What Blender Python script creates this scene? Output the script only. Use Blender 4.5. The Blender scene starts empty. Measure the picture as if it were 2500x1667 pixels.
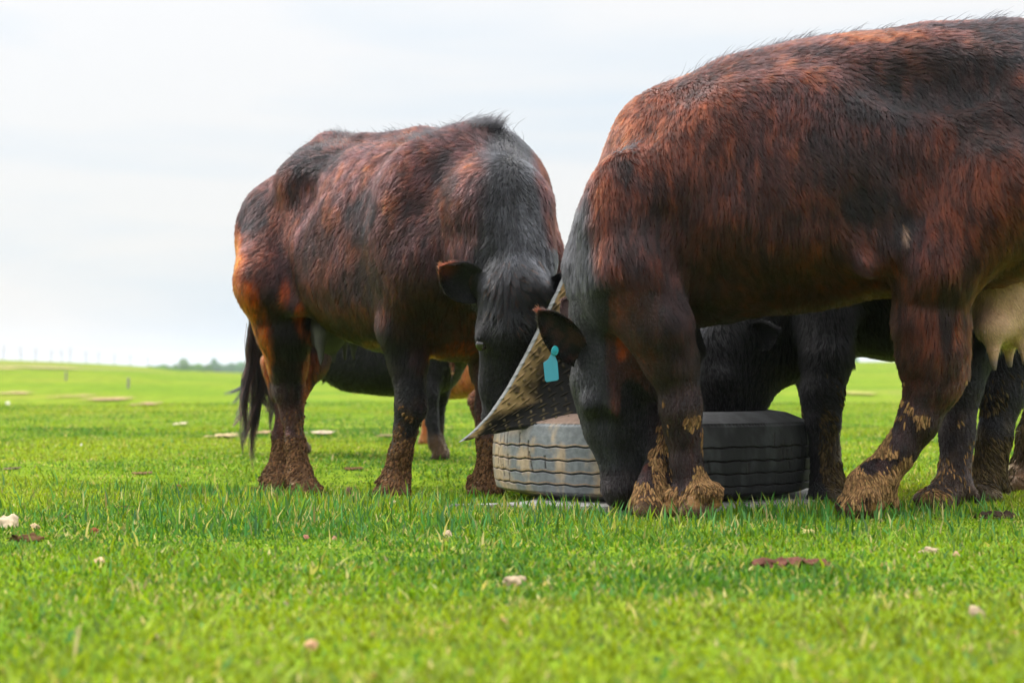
import bpy, bmesh, math, random
import numpy as np
from mathutils import Vector, Matrix, kdtree

C = bpy.context.scene
COL = C.collection
R = math.radians

# ------------------------------------------------------------------ camera
CAM_Z = 0.43
FPX = 4861.0                       # focal length in pixels of the 2500 px wide photograph (70 mm)
TH = math.atan(71.5 / FPX)
cam_d = bpy.data.cameras.new('camera'); cam = bpy.data.objects.new('camera', cam_d); COL.objects.link(cam)
cam.location = (0, 0, CAM_Z); cam.rotation_euler = (R(90) + TH, 0, 0)
cam_d.sensor_width = 36; cam_d.lens = 70; cam_d.clip_start = 0.05; cam_d.clip_end = 8000
cam_d.dof.use_dof = True; cam_d.dof.focus_distance = 6.2; cam_d.dof.aperture_fstop = 4.0
C.camera = cam

# ------------------------------------------------------------------ light
SUN_EL, SUN_AZ = R(38), R(-62)     # azimuth measured from +Y towards +X
world = bpy.data.worlds.new('World'); C.world = world; world.use_nodes = True
nt = world.node_tree; nt.nodes.clear()
def N(tree, typ, **kw):
    n = tree.nodes.new(typ)
    for k, v in kw.items(): setattr(n, k, v)
    return n
def build_world():
    L = nt.links.new
    out = N(nt, 'ShaderNodeOutputWorld')
    sky = N(nt, 'ShaderNodeTexSky', sky_type='NISHITA'); sky.sun_disc = False
    sky.sun_elevation = SUN_EL; sky.sun_rotation = SUN_AZ
    bg1 = N(nt, 'ShaderNodeBackground'); bg1.inputs['Strength'].default_value = 0.10
    L(sky.outputs[0], bg1.inputs['Color'])
    tc = N(nt, 'ShaderNodeTexCoord'); sep = N(nt, 'ShaderNodeSeparateXYZ'); L(tc.outputs['Generated'], sep.inputs[0])
    mp = N(nt, 'ShaderNodeMapping'); mp.inputs['Scale'].default_value = (2.6, 2.6, 17.0); L(tc.outputs['Generated'], mp.inputs[0])
    no = N(nt, 'ShaderNodeTexNoise'); no.inputs['Scale'].default_value = 1.1; no.inputs['Detail'].default_value = 5; no.inputs['Roughness'].default_value = .48
    no.inputs['Distortion'].default_value = .35; L(mp.outputs[0], no.inputs[0])
    rp = N(nt, 'ShaderNodeValToRGB'); mz = N(nt, 'ShaderNodeMath', operation='MULTIPLY_ADD'); L(sep.outputs[2], mz.inputs[0]); mz.inputs[1].default_value = 1.1; L(no.outputs[0], mz.inputs[2]); L(mz.outputs[0], rp.inputs[0])
    rp.color_ramp.elements[0].position = .38; rp.color_ramp.elements[0].color = (.69, .81, .92, 1)
    rp.color_ramp.elements[1].position = .66; rp.color_ramp.elements[1].color = (.945, .93, .92, 1)
    # an overcast vault brightens towards the zenith
    m1 = N(nt, 'ShaderNodeMath', operation='MULTIPLY_ADD'); L(sep.outputs[2], m1.inputs[0]); m1.inputs[1].default_value = .9; m1.inputs[2].default_value = .70; m1.use_clamp = False
    ma = N(nt, 'ShaderNodeMath', operation='SUBTRACT'); L(sep.outputs[2], ma.inputs[0]); ma.inputs[1].default_value = .22
    mb = N(nt, 'ShaderNodeMath', operation='MAXIMUM'); L(ma.outputs[0], mb.inputs[0]); mb.inputs[1].default_value = 0
    mc = N(nt, 'ShaderNodeMath', operation='MULTIPLY_ADD'); L(mb.outputs[0], mc.inputs[0]); mc.inputs[1].default_value = 3.8; L(m1.outputs[0], mc.inputs[2])
    m2 = N(nt, 'ShaderNodeMath', operation='MAXIMUM'); L(mc.outputs[0], m2.inputs[0]); m2.inputs[1].default_value = .4
    bg2 = N(nt, 'ShaderNodeBackground'); L(rp.outputs[0], bg2.inputs['Color']); L(m2.outputs[0], bg2.inputs['Strength'])
    mix = N(nt, 'ShaderNodeMixShader'); mix.inputs[0].default_value = .86
    L(bg1.outputs[0], mix.inputs[1]); L(bg2.outputs[0], mix.inputs[2]); L(mix.outputs[0], out.inputs[0])
build_world()
sun_d = bpy.data.lights.new('sun', 'SUN'); sun = bpy.data.objects.new('sun', sun_d); COL.objects.link(sun)
sun_d.energy = 1.5; sun_d.angle = R(20); sun_d.color = (1.0, .93, .82)
sdir = Vector((math.sin(SUN_AZ) * math.cos(SUN_EL), math.cos(SUN_AZ) * math.cos(SUN_EL), math.sin(SUN_EL)))
sun.rotation_euler = sdir.to_track_quat('Z', 'Y').to_euler()
C.view_settings.view_transform = 'Standard'; C.view_settings.look = 'None'
C.view_settings.gamma = 1; C.view_settings.exposure = 0.34
C.cycles.use_denoising = True
try: C.cycles.denoising_prefilter = 'ACCURATE'
except Exception: pass
C.cycles.max_bounces = 8; C.cycles.diffuse_bounces = 3; C.cycles.glossy_bounces = 3; C.cycles.transmission_bounces = 6
C.cycles_curves.shape = 'RIBBONS'; C.cycles_curves.subdivisions = 2

# ------------------------------------------------------------------ helpers
F32 = np.float32
def U(px, py, d):
    """photo pixel + distance along Y -> world point"""
    u = (px - 1250.0) / FPX; v = (833.5 - py) / FPX
    c, s = math.cos(TH), math.sin(TH)
    t = d / (c - v * s)
    return np.array([t * u, d, CAM_Z + t * (s + v * c)])
def sstep(a, b, x):
    t = np.clip((x - a) / (b - a), 0, 1); return t * t * (3 - 2 * t)
def _h(ix, iy, iz, seed):
    n = (ix * 374761393 + iy * 668265263 + iz * 1274126177 + seed * 974634777) & 0xffffffff
    n = ((n ^ (n >> 13)) * 1274126177) & 0xffffffff
    n = ((n ^ (n >> 16)) * 2246822519) & 0xffffffff
    return (n & 0xffffff) / float(0xffffff)
def noise(P, f=1.0, seed=0, octv=1):
    """value noise 0..1 for (n,3) points; f may be a vector"""
    P = np.asarray(P, dtype=np.float64) * f
    tot = 0; amp = 1; nor = 0
    for o in range(octv):
        Q = P * (2 ** o) + 37.1 * o
        i = np.floor(Q).astype(np.int64); t = Q - i; t = t * t * (3 - 2 * t)
        r = 0
        for dx in (0, 1):
            wx = t[..., 0] if dx else 1 - t[..., 0]
            for dy in (0, 1):
                wy = t[..., 1] if dy else 1 - t[..., 1]
                for dz in (0, 1):
                    wz = t[..., 2] if dz else 1 - t[..., 2]
                    r = r + wx * wy * wz * _h(i[..., 0] + dx, i[..., 1] + dy, i[..., 2] + dz, seed + o)
        tot = tot + amp * r; nor += amp; amp *= .5
    return tot / nor
def link(o, parent=None):
    COL.objects.link(o)
    if parent is not None: o.parent = parent
    return o
def tag(o, label=None, cat=None, group=None, kind=None):
    if label: o['label'] = label
    if cat: o['category'] = cat
    if group: o['group'] = group
    if kind: o['kind'] = kind
    return o
def mesh_np(name, V, faces, mat, parent=None, smooth=True, attrs=None, uniform=True):
    """faces: (m,4) or (m,3) array, or list of arrays"""
    me = bpy.data.meshes.new(name)
    V = np.ascontiguousarray(V, dtype=F32)
    fl = faces if isinstance(faces, list) else [faces]
    fl = [np.ascontiguousarray(f, dtype=np.int32) for f in fl if len(f)]
    me.vertices.add(len(V)); me.vertices.foreach_set('co', V.ravel())
    nl = sum(f.size for f in fl); npoly = sum(len(f) for f in fl)
    me.loops.add(nl); me.loops.foreach_set('vertex_index', np.concatenate([f.ravel() for f in fl]))
    tot = np.concatenate([np.full(len(f), f.shape[1], np.int32) for f in fl])
    st = np.concatenate([[0], np.cumsum(tot)[:-1]]).astype(np.int32)
    me.polygons.add(npoly); me.polygons.foreach_set('loop_start', st)
    me.update(calc_edges=True); me.validate()
    if smooth: me.polygons.foreach_set('use_smooth', np.ones(len(me.polygons), bool))
    for an, (dom, arr) in (attrs or {}).items():
        arr = np.asarray(arr, dtype=F32)
        if arr.ndim == 1:
            a = me.attributes.new(an, 'FLOAT', dom); a.data.foreach_set('value', arr)
        else:
            a = me.attributes.new(an, 'FLOAT_COLOR', dom)
            if arr.shape[1] == 3: arr = np.concatenate([arr, np.ones((len(arr), 1), F32)], 1)
            a.data.foreach_set('color', np.ascontiguousarray(arr).ravel())
    if mat: me.materials.append(mat)
    o = bpy.data.objects.new(name, me)
    return link(o, parent)
def vnormals(me):
    a = np.empty(len(me.vertices) * 3, F32); me.vertex_normals.foreach_get('vector', a); return a.reshape(-1, 3)

# materials
def new_mat(name):
    m = bpy.data.materials.new(name); m.use_nodes = True
    t = m.node_tree; b = t.nodes['Principled BSDF']
    return m, t, b
def attr_mat(name, attr, rough=.8, spec=.3, bump=None, var=None):
    m, t, b = new_mat(name)
    a = N(t, 'ShaderNodeAttribute'); a.attribute_name = attr
    b.inputs['Roughness'].default_value = rough; b.inputs['Specular IOR Level'].default_value = spec
    src = a.outputs['Color']
    if var:
        no = N(t, 'ShaderNodeTexNoise'); no.inputs['Scale'].default_value = var[0]; no.inputs['Detail'].default_value = 6
        tc = N(t, 'ShaderNodeTexCoord'); t.links.new(tc.outputs['Object'], no.inputs[0])
        mr = N(t, 'ShaderNodeMapRange'); mr.inputs['From Min'].default_value = .3; mr.inputs['From Max'].default_value = .7
        mr.inputs['To Min'].default_value = 1 - var[1]; mr.inputs['To Max'].default_value = 1 + var[1]; t.links.new(no.outputs[0], mr.inputs[0])
        mx = N(t, 'ShaderNodeVectorMath', operation='SCALE'); t.links.new(src, mx.inputs[0]); t.links.new(mr.outputs[0], mx.inputs['Scale'])
        src = mx.outputs[0]
    t.links.new(src, b.inputs['Base Color'])
    if bump:
        no = N(t, 'ShaderNodeTexNoise'); no.inputs['Scale'].default_value = bump[0]; no.inputs['Detail'].default_value = 5
        tc = N(t, 'ShaderNodeTexCoord'); t.links.new(tc.outputs['Object'], no.inputs[0])
        bp = N(t, 'ShaderNodeBump'); bp.inputs['Strength'].default_value = bump[1]; bp.inputs['Distance'].default_value = bump[2]
        t.links.new(no.outputs[0], bp.inputs['Height']); t.links.new(bp.outputs[0], b.inputs['Normal'])
    return m
def plain_mat(name, col, rough=.6, spec=.4):
    m, t, b = new_mat(name)
    b.inputs['Base Color'].default_value = (*col, 1); b.inputs['Roughness'].default_value = rough
    b.inputs['Specular IOR Level'].default_value = spec
    return m
def hair_mat(name, rough=.34, rad=.45):
    m = bpy.data.materials.new(name); m.use_nodes = True; t = m.node_tree; t.nodes.clear()
    out = N(t, 'ShaderNodeOutputMaterial'); h = N(t, 'ShaderNodeBsdfHairPrincipled')
    h.parametrization = 'COLOR'
    a = N(t, 'ShaderNodeAttribute'); a.attribute_name = 'coat'
    t.links.new(a.outputs['Color'], h.inputs['Color'])
    h.inputs['Roughness'].default_value = rough; h.inputs['IOR'].default_value = 1.34; h.inputs['Radial Roughness'].default_value = rad
    t.links.new(h.outputs[0], out.inputs['Surface'])
    return m
M_SKIN = attr_mat('hide', 'coat', rough=.75, spec=.25, bump=(160, .5, .01))
M_FUR = hair_mat('fur')
M_MUDHAIR = attr_mat('caked_mud', 'coat', rough=.95, spec=.1)
M_EYE = plain_mat('eye_gloss', (.01, .008, .008), .05, .8)
M_TAG = plain_mat('tag_plastic', (.0, .16, .21), .42, .5)
M_TAGEDGE = plain_mat('tag_button_plastic', (.0, .21, .26), .35, .5)

# ------------------------------------------------------------------ terrain
_CX = [-1500, -600, 0, 150, 300, 360, 420, 620, 900, 1500, 2100, 2600, 4000]
_CY = [862, 868, 879, 884, 891, 895, 904, 911, 911, 902, 884, 876, 866]
def gz(x, y):
    x = np.asarray(x, dtype=np.float64); y = np.asarray(y, dtype=np.float64)
    px = x / np.maximum(y, 1.0) * FPX + 1250
    zc = CAM_Z + (905 - np.interp(px, _CX, _CY)) * 130 / FPX
    z = zc * sstep(22, 130, y)
    z = np.where(y > 130, zc - (zc + 2.0) * sstep(130, 230, y), z)
    P = np.stack([x, y, 0 * x], -1)
    z = z + (noise(P, .35, 5, 2) - .5) * .05 * sstep(9, 22, y) * (1 - sstep(60, 130, y))
    z = z + (noise(P, 2.2, 9) - .5) * .012 * sstep(1, 3, y)
    z = z - .06 * np.exp(-(((x + .75) / .8) ** 2 + ((y - 7.7) / .7) ** 2))
    return z
def build_ground():
    ys = np.concatenate([np.linspace(-40, 0, 12), np.linspace(.4, 12, 90), 12 * (3600 / 12) ** (np.linspace(0, 1, 170)[1:])])
    u = np.linspace(-1, 1, 321); 
    X = (u ** 3)[None, :] * (60 + 1.0 * np.maximum(ys, 0))[:, None]; Y = np.repeat(ys[:, None], len(u), 1)
    V = np.stack([X, Y, gz(X, Y)], -1).reshape(-1, 3)
    n, m = Y.shape; i = np.arange(n * m).reshape(n, m)
    Fq = np.stack([i[:-1, :-1], i[:-1, 1:], i[1:, 1:], i[1:, :-1]], -1).reshape(-1, 4)
    m_, t, b = new_mat('pasture_ground'); L = t.links.new
    b.inputs['Roughness'].default_value = 1; b.inputs['Specular IOR Level'].default_value = .05
    tc = N(t, 'ShaderNodeTexCoord')
    def nz(scale, det, sx=1, sy=1):
        mp = N(t, 'ShaderNodeMapping'); mp.inputs['Scale'].default_value = (sx, sy, 1); L(tc.outputs['Object'], mp.inputs[0])
        q = N(t, 'ShaderNodeTexNoise'); q.inputs['Scale'].default_value = scale; q.inputs['Detail'].default_value = det; L(mp.outputs[0], q.inputs[0]); return q
    def ramp(src, els):
        r = N(t, 'ShaderNodeValToRGB'); L(src, r.inputs[0]); e = r.color_ramp.elements
        while len(e) < len(els): e.new(.5)
        for k, (p, c) in enumerate(els): e[k].position = p; e[k].color = (*c, 1)
        return r
    n1 = nz(.22, 6, 1, .55); n2 = nz(3.2, 8); n3 = nz(28, 4)
    r1 = ramp(n1.outputs[0], [(.30, (.095, .185, .010)), (.5, (.155, .235, .012)), (.72, (.225, .245, .030))])
    r2 = ramp(n2.outputs[0], [(.30, (.45, .5, .45)), (.62, (1.1, 1.08, 1.0))])
    mx = N(t, 'ShaderNodeMix', data_type='RGBA', blend_type='MULTIPLY'); mx.inputs['Factor'].default_value = .8
    L(r1.outputs[0], mx.inputs['A']); L(r2.outputs[0], mx.inputs['B'])
    r3 = ramp(n3.outputs[0], [(.35, (.5, .5, .5)), (.6, (1.15, 1.15, 1.1))])
    mx2 = N(t, 'ShaderNodeMix', data_type='RGBA', blend_type='MULTIPLY'); mx2.inputs['Factor'].default_value = .6
    L(mx.outputs['Result'], mx2.inputs['A']); L(r3.outputs[0], mx2.inputs['B'])
    # dry brownish sweeps far out on the hillside
    n4 = nz(.06, 5, 1, .5); r4 = ramp(n4.outputs[0], [(.54, (0, 0, 0)), (.66, (1, 1, 1))])
    mx3 = N(t, 'ShaderNodeMix', data_type='RGBA'); L(r4.outputs[0], mx3.inputs['Factor']); L(mx2.outputs['Result'], mx3.inputs['A']); mx3.inputs['B'].default_value = (.20, .20, .06, 1)
    L(mx3.outputs['Result'], b.inputs['Base Color'])
    bp = N(t, 'ShaderNodeBump'); bp.inputs['Strength'].default_value = .9; bp.inputs['Distance'].default_value = .05
    L(n2.outputs[0], bp.inputs['Height']); L(bp.outputs[0], b.inputs['Normal'])
    tag(mesh_np('ground', V, Fq, m_), kind='structure')
build_ground()

# bare soil showing through on the hillside
def soil_patch(px, py, rx, ry, col, seed):
    """thin irregular sheet lying on the terrain where the ray through (px,py) meets it"""
    rg = np.random.default_rng(seed)
    def hit(qx, qy):
        ds = np.geomspace(5, 140, 900); p = np.stack([U(qx, qy, d) for d in (ds)], 0)
        g = gz(p[:, 0], p[:, 1]); k = np.argmax(p[:, 2] <= g); return p[k], ds[k]
    c, d = hit(px, py); a, d1 = hit(px, py + ry); b_, d2 = hit(px, py - ry)
    near = d < 11; hx = rx * d / FPX * (.62 if near else 1); hy = max(.03, (d2 - d1) / 2) * (.7 if near else 1)
    nr, na = 16, 110; V = [[c[0], c[1], 0]]
    th = np.linspace(0, 2 * np.pi, na, endpoint=False)
    rad = .35 + 1.0 * noise(np.stack([np.cos(th) * 2.2, np.sin(th) * 2.2, 0 * th], -1), 1.5, seed, 4)
    for k in range(1, nr + 1):
        q = k / nr
        for j in range(na): V.append([c[0] + math.cos(th[j]) * hx * rad[j] * q, c[1] + math.sin(th[j]) * hy * rad[j] * q, 0])
    V = np.array(V); rel = (V - [c[0], c[1], 0]) / np.array([hx, hy, 1]); keepv = noise(rel, 3.2, seed + 9, 3) + .35 * (1 - np.linalg.norm(rel[:, :2], axis=1)) > .50
    V[:, 2] = gz(V[:, 0], V[:, 1]) + (.003 if near else .012 + .004 * d / 10) + rg.random(len(V)) * .006
    T = np.array([[0, 1 + j, 1 + (j + 1) % na] for j in range(na)])
    Q = np.array([[1 + (k) * na + j, 1 + (k + 1) * na + j, 1 + (k + 1) * na + (j + 1) % na, 1 + k * na + (j + 1) % na] for k in range(nr - 1) for j in range(na)])
    T = T[keepv[T].all(1)] if keepv[T].all(1).any() else T[:1]; Q = Q[keepv[Q].all(1)]
    cc = np.array(col)[None] * (.75 + .5 * noise(V, 9, seed + 3, 3))[:, None]
    o = mesh_np('bare_soil', V, [T, Q], M_SOIL, attrs={'coat': ('POINT', cc)}); tag(o, kind='structure')
M_SOIL = attr_mat('dry_soil', 'coat', .95, .1, bump=(40, .6, .02), var=(25, .25))
for k, (px, py, rx, ry, c) in enumerate([
    (40, 962, 45, 3, (.42, .30, .16)), (180, 970, 32, 4, (.36, .25, .14)), (265, 977, 62, 5, (.36, .25, .14)), (355, 990, 38, 4, (.36, .25, .14)),
    (640, 1062, 34, 4, (.36, .25, .14)), (785, 1062, 38, 4, (.45, .36, .26)), (545, 1070, 40, 3, (.38, .30, .16)), (440, 1040, 16, 4, (.5, .42, .3)),
    (120, 900, 90, 3, (.33, .30, .12)), (10, 901, 18, 3, (.45, .33, .18)), (350, 1158, 45, 5, (.20, .13, .06)), (30, 1146, 30, 4, (.13, .10, .06)),
    (860, 1146, 50, 5, (.12, .07, .03)), (940, 1070, 22, 3, (.18, .15, .07)), (2080, 962, 60, 5, (.30, .30, .08)), (2230, 1080, 55, 3, (.26, .24, .09)),
    (160, 1265, 40, 4, (.10, .06, .03)), (300, 1242, 40, 4, (.10, .065, .035)), (2420, 1268, 60, 5, (.05, .035, .02)), (620, 1196, 26, 5, (.10, .055, .03)), (840, 1214, 38, 6, (.12, .07, .04))]):
    soil_patch(px, py, rx, ry, c, 100 + k)

# ------------------------------------------------------------------ implicit bodies
class Field:
    def __init__(s, lo, hi, h):
        s.h = h; s.lo = np.array(lo, float); n = np.ceil((np.array(hi) - s.lo) / h).astype(int) + 1
        s.n = n; s.F = np.full(n, .25, F32)
        s.ax = [s.lo[k] + h * np.arange(n[k]) for k in range(3)]
    def box(s, lo, hi):
        a = np.clip(np.floor((np.array(lo) - s.lo) / s.h).astype(int), 0, s.n); b = np.clip(np.ceil((np.array(hi) - s.lo) / s.h).astype(int) + 1, 0, s.n)
        return tuple(slice(a[k], b[k]) for k in range(3))
    def grid(s, sl):
        return np.meshgrid(s.ax[0][sl[0]], s.ax[1][sl[1]], s.ax[2][sl[2]], indexing='ij', sparse=True)
    def blend(s, sl, d, k, cut=False):
        a = s.F[sl]
        if cut:
            d = -d; h = np.maximum(k - np.abs(a - d), 0) / k; s.F[sl] = np.maximum(a, d) + h * h * k * .25
        else:
            h = np.maximum(k - np.abs(a - d), 0) / k; s.F[sl] = np.minimum(a, d) - h * h * k * .25
    def cone(s, a, b, ra, rb, k=.05, flat=None, cut=False):
        """round cone; flat=(axis, factor) squashes the section along a direction"""
        a = np.asarray(a, float); b = np.asarray(b, float); m = max(ra, rb) * (1 if flat is None else max(1, flat[1])) + k + 3 * s.h
        sl = s.box(np.minimum(a, b) - m, np.maximum(a, b) + m)
        if any(q.stop <= q.start for q in sl): return
        X, Y, Z = s.grid(sl); ab = b - a; L2 = ab @ ab + 1e-9
        px, py, pz = X - a[0], Y - a[1], Z - a[2]
        t = np.clip((px * ab[0] + py * ab[1] + pz * ab[2]) / L2, 0, 1)
        qx, qy, qz = px - t * ab[0], py - t * ab[1], pz - t * ab[2]
        if flat is None: d = np.sqrt(qx * qx + qy * qy + qz * qz)
        else:
            ax = np.asarray(flat[0], float); ax = ax / np.linalg.norm(ax)
            c = qx * ax[0] + qy * ax[1] + qz * ax[2]; g = 1 / flat[1] ** 2 - 1
            d = np.sqrt(np.maximum(qx * qx + qy * qy + qz * qz + g * c * c, 0))
        d = d - (ra + (rb - ra) * t)
        s.blend(sl, d, k, cut)
    def ell(s, c, r, k=.05, axes=None, cut=False):
        c = np.asarray(c, float); r = np.asarray(r, float); m = r.max() + k + 3 * s.h
        sl = s.box(c - m, c + m)
        if any(q.stop <= q.start for q in sl): return
        X, Y, Z = s.grid(sl); p = [X - c[0], Y - c[1], Z - c[2]]
        A = np.eye(3) if axes is None else np.asarray(axes, float)
        k0 = 0; k1 = 0
        for i in range(3):
            q = p[0] * A[i][0] + p[1] * A[i][1] + p[2] * A[i][2]
            k0 = k0 + (q / r[i]) ** 2; k1 = k1 + (q / r[i] ** 2) ** 2
        k0 = np.sqrt(k0); k1 = np.sqrt(k1) + 1e-6
        s.blend(sl, k0 * (k0 - 1) / k1, k, cut)
    def chain(s, pts, k=.05, **kw):
        for (a, ra), (b, rb) in zip(pts[:-1], pts[1:]): s.cone(a, b, ra, rb, k, **kw)
    def torso(s, F0, back, secs, k=.06, n=2.35):
        """secs rows: s, ztop, zbot, halfwidth along the horizontal direction back from F0"""
        S = np.array(secs, float); back = np.array([back[0], back[1]]) / np.hypot(*back)
        tt = np.linspace(S[0, 0], S[-1, 0], 300); tab = [np.interp(tt, S[:, 0], S[:, j]) for j in (1, 2, 3)]
        ker = np.exp(-np.linspace(-2, 2, 31) ** 2); ker /= ker.sum()
        tab = [np.convolve(np.pad(q, 15, mode='edge'), ker, 'valid') for q in tab]
        X, Y, Z = s.grid((slice(None),) * 3)
        u = (X - F0[0]) * back[0] + (Y - F0[1]) * back[1]; l = (X - F0[0]) * -back[1] + (Y - F0[1]) * back[0]
        zt = np.interp(u, tt, tab[0]); zb = np.interp(u, tt, tab[1]); w = np.maximum(np.interp(u, tt, tab[2]), .02)
        out = np.maximum(tt[0] - u, 0) + np.maximum(u - tt[-1], 0)
        hh = np.maximum((zt - zb) / 2, .02); zc = zb + hh * 1.04
        qz = np.abs(Z - zc) / hh; ql = np.abs(l) / w * (1 + .10 * (Z - zc) / hh)
        q = (qz ** n + ql ** n) ** (1 / n)
        d = np.hypot((q - 1) * np.minimum(w, hh), out) * np.sign(np.where(out > 0, 1, q - 1))
        s.blend((slice(None),) * 3, d.astype(F32), k)
    def mesh(s, smooth=2):
        F = s.F; h = s.h; S = F < 0
        c = S[:-1, :-1, :-1].astype(np.int8)
        c = sum(S[i:F.shape[0] - 1 + i, j:F.shape[1] - 1 + j, k:F.shape[2] - 1 + k].astype(np.int8) for i in (0, 1) for j in (0, 1) for k in (0, 1))
        act = (c > 0) & (c < 8); I = np.argwhere(act); idx = np.full(act.shape, -1, np.int64); idx[act] = np.arange(len(I))
        off = [(i, j, k) for i in (0, 1) for j in (0, 1) for k in (0, 1)]
        val = np.stack([F[I[:, 0] + o[0], I[:, 1] + o[1], I[:, 2] + o[2]] for o in off], 1)
        acc = np.zeros((len(I), 3)); cnt = np.zeros(len(I))
        for a in range(8):
            for b in range(a + 1, 8):
                if sum(abs(off[a][q] - off[b][q]) for q in range(3)) != 1: continue
                cr = (val[:, a] < 0) != (val[:, b] < 0); den = val[:, a] - val[:, b]
                t = np.where(cr, val[:, a] / np.where(np.abs(den) < 1e-9, 1e-9, den), 0)
                p = np.array(off[a])[None] + t[:, None] * (np.array(off[b]) - np.array(off[a]))[None]
                acc += np.where(cr[:, None], p, 0); cnt += cr
        V = s.lo + h * (I + acc / np.maximum(cnt, 1)[:, None])
        Q = []
        for ax in range(3):
            sa = [slice(None)] * 3; sb = [slice(None)] * 3; sa[ax] = slice(0, -1); sb[ax] = slice(1, None)
            cr = S[tuple(sa)] != S[tuple(sb)]; E = np.argwhere(cr)
            o1, o2 = [q for q in range(3) if q != ax]
            E = E[(E[:, o1] > 0) & (E[:, o2] > 0) & (E[:, o1] < F.shape[o1] - 1) & (E[:, o2] < F.shape[o2] - 1)]
            def cell(d1, d2):
                e = E.copy(); e[:, o1] -= d1; e[:, o2] -= d2; return idx[e[:, 0], e[:, 1], e[:, 2]]
            q = np.stack([cell(1, 1), cell(0, 1), cell(0, 0), cell(1, 0)], 1)
            flip = S[E[:, 0], E[:, 1], E[:, 2]] != (ax == 1)
            q[~flip] = q[~flip][:, ::-1]; Q.append(q)
        Q = np.concatenate(Q); Q = Q[(Q >= 0).all(1)]
        # light smoothing
        e = np.concatenate([Q[:, [0, 1]], Q[:, [1, 2]], Q[:, [2, 3]], Q[:, [3, 0]]])
        for _ in range(smooth):
            a2 = np.zeros_like(V); n2 = np.zeros(len(V))
            for q in range(3): a2[:, q] = np.bincount(e[:, 0], V[e[:, 1], q], len(V)) + np.bincount(e[:, 1], V[e[:, 0], q], len(V))
            n2 = np.bincount(e[:, 0], minlength=len(V)) + np.bincount(e[:, 1], minlength=len(V))
            V = V + .5 * (a2 / np.maximum(n2, 1)[:, None] - V)
        # keep the largest connected piece orientation outward
        A, B_, Cc = V[Q[:, 0]], V[Q[:, 1]], V[Q[:, 2]]; D = V[Q[:, 3]]
        vol = np.einsum('ij,ij->i', A, np.cross(B_, Cc)).sum() + np.einsum('ij,ij->i', A, np.cross(Cc, D)).sum()
        if vol < 0: Q = Q[:, ::-1]
        return V, Q

# ------------------------------------------------------------------ fur
CAMP = np.array([0, 0, CAM_Z])
def unit(a): return a / np.maximum(np.linalg.norm(a, axis=-1, keepdims=True), 1e-9)
def sample_surface(V, Q, VN, n, dens=None, rng=None, back=.3):
    T = np.concatenate([Q[:, [0, 1, 2]], Q[:, [0, 2, 3]]]) if Q.shape[1] == 4 else Q
    A, B_, Cc = V[T[:, 0]], V[T[:, 1]], V[T[:, 2]]
    cr = np.cross(B_ - A, Cc - A); ar = np.linalg.norm(cr, axis=1) * .5; cen = (A + B_ + Cc) / 3
    w = ar.copy(); nn = unit(cr)
    face = (nn * (CAMP - cen)).sum(1) / np.linalg.norm(CAMP - cen, axis=1)
    w *= np.where(face > -.25, 1, back)
    if dens is not None: w *= dens(cen, nn)
    i = rng.choice(len(T), n, p=w / w.sum())
    r1 = np.sqrt(rng.random(n)); r2 = rng.random(n)
    b0, b1, b2 = 1 - r1, r1 * (1 - r2), r1 * r2
    P = A[i] * b0[:, None] + B_[i] * b1[:, None] + Cc[i] * b2[:, None]
    Nn = unit(VN[T[i, 0]] * b0[:, None] + VN[T[i, 1]] * b1[:, None] + VN[T[i, 2]] * b2[:, None])
    return P, Nn
def hair_object(name, PTS, rad, col, mat, parent, base):
    n, m, _ = PTS.shape
    cu = bpy.data.hair_curves.new(name); cu.add_curves([m] * n)
    cu.attributes['position'].data.foreach_set('vector', np.ascontiguousarray(PTS - base, dtype=F32).ravel())
    r = cu.attributes.get('radius') or cu.attributes.new('radius', 'FLOAT', 'POINT')
    r.data.foreach_set('value', np.ascontiguousarray(rad, dtype=F32).ravel())
    a = cu.attributes.new('coat', 'FLOAT_COLOR', 'CURVE')
    a.data.foreach_set('color', np.ascontiguousarray(np.concatenate([col, np.ones((n, 1))], 1), dtype=F32).ravel())
    cu.materials.append(mat)
    o = bpy.data.objects.new(name, cu); return link(o, parent)
def comb(P, Nn, T, L, lift, rng, clump=.02, cl=.6, m=5, curl=.1):
    """curves that lie along T, rise by lift and gather into locks"""
    n = len(P); T = unit(T - Nn * (T * Nn).sum(1, keepdims=True)); Bn = np.cross(Nn, T)
    ang = (noise(P, 6, 3) - .5) * 1.2 + (noise(P, 22, 4) - .5) * .55 + rng.normal(0, .13, n)
    T = T * np.cos(ang)[:, None] + Bn * np.sin(ang)[:, None]
    lf = lift * (.6 + .9 * rng.random(n))
    t = np.linspace(0, 1, m)
    D = L[:, None, None] * (t[None, :, None] * T[:, None] + (lf[:, None] * (t - .45 * t * t)[None])[..., None] * Nn[:, None])
    D = D + (L * curl)[:, None, None] * rng.normal(0, 1, (n, 1, 3)) * (t ** 2)[None, :, None]
    PT = P[:, None] + D
    if cl > 0:
        g = np.floor(P / clump + (noise(P * 3, 20, 8)[:, None] - .5) * .8).astype(np.int64)
        key = g[:, 0] * 73856093 ^ g[:, 1] * 19349663 ^ g[:, 2] * 83492791
        _, inv = np.unique(key, return_inverse=True); k = inv.max() + 1; cnt = np.bincount(inv, minlength=k)
        mean = np.stack([np.stack([np.bincount(inv, PT[:, j, q], k) / cnt for q in range(3)], 1) for j in range(m)], 1)
        PT = PT + (mean[inv] - PT) * (cl * t ** 1.3)[None, :, None]
    return PT
def taper(n, m, r, rng):
    t = np.linspace(0, 1, m); return (r * (.7 + .6 * rng.random(n)))[:, None] * (1 - .85 * t ** 1.6)[None]

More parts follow.
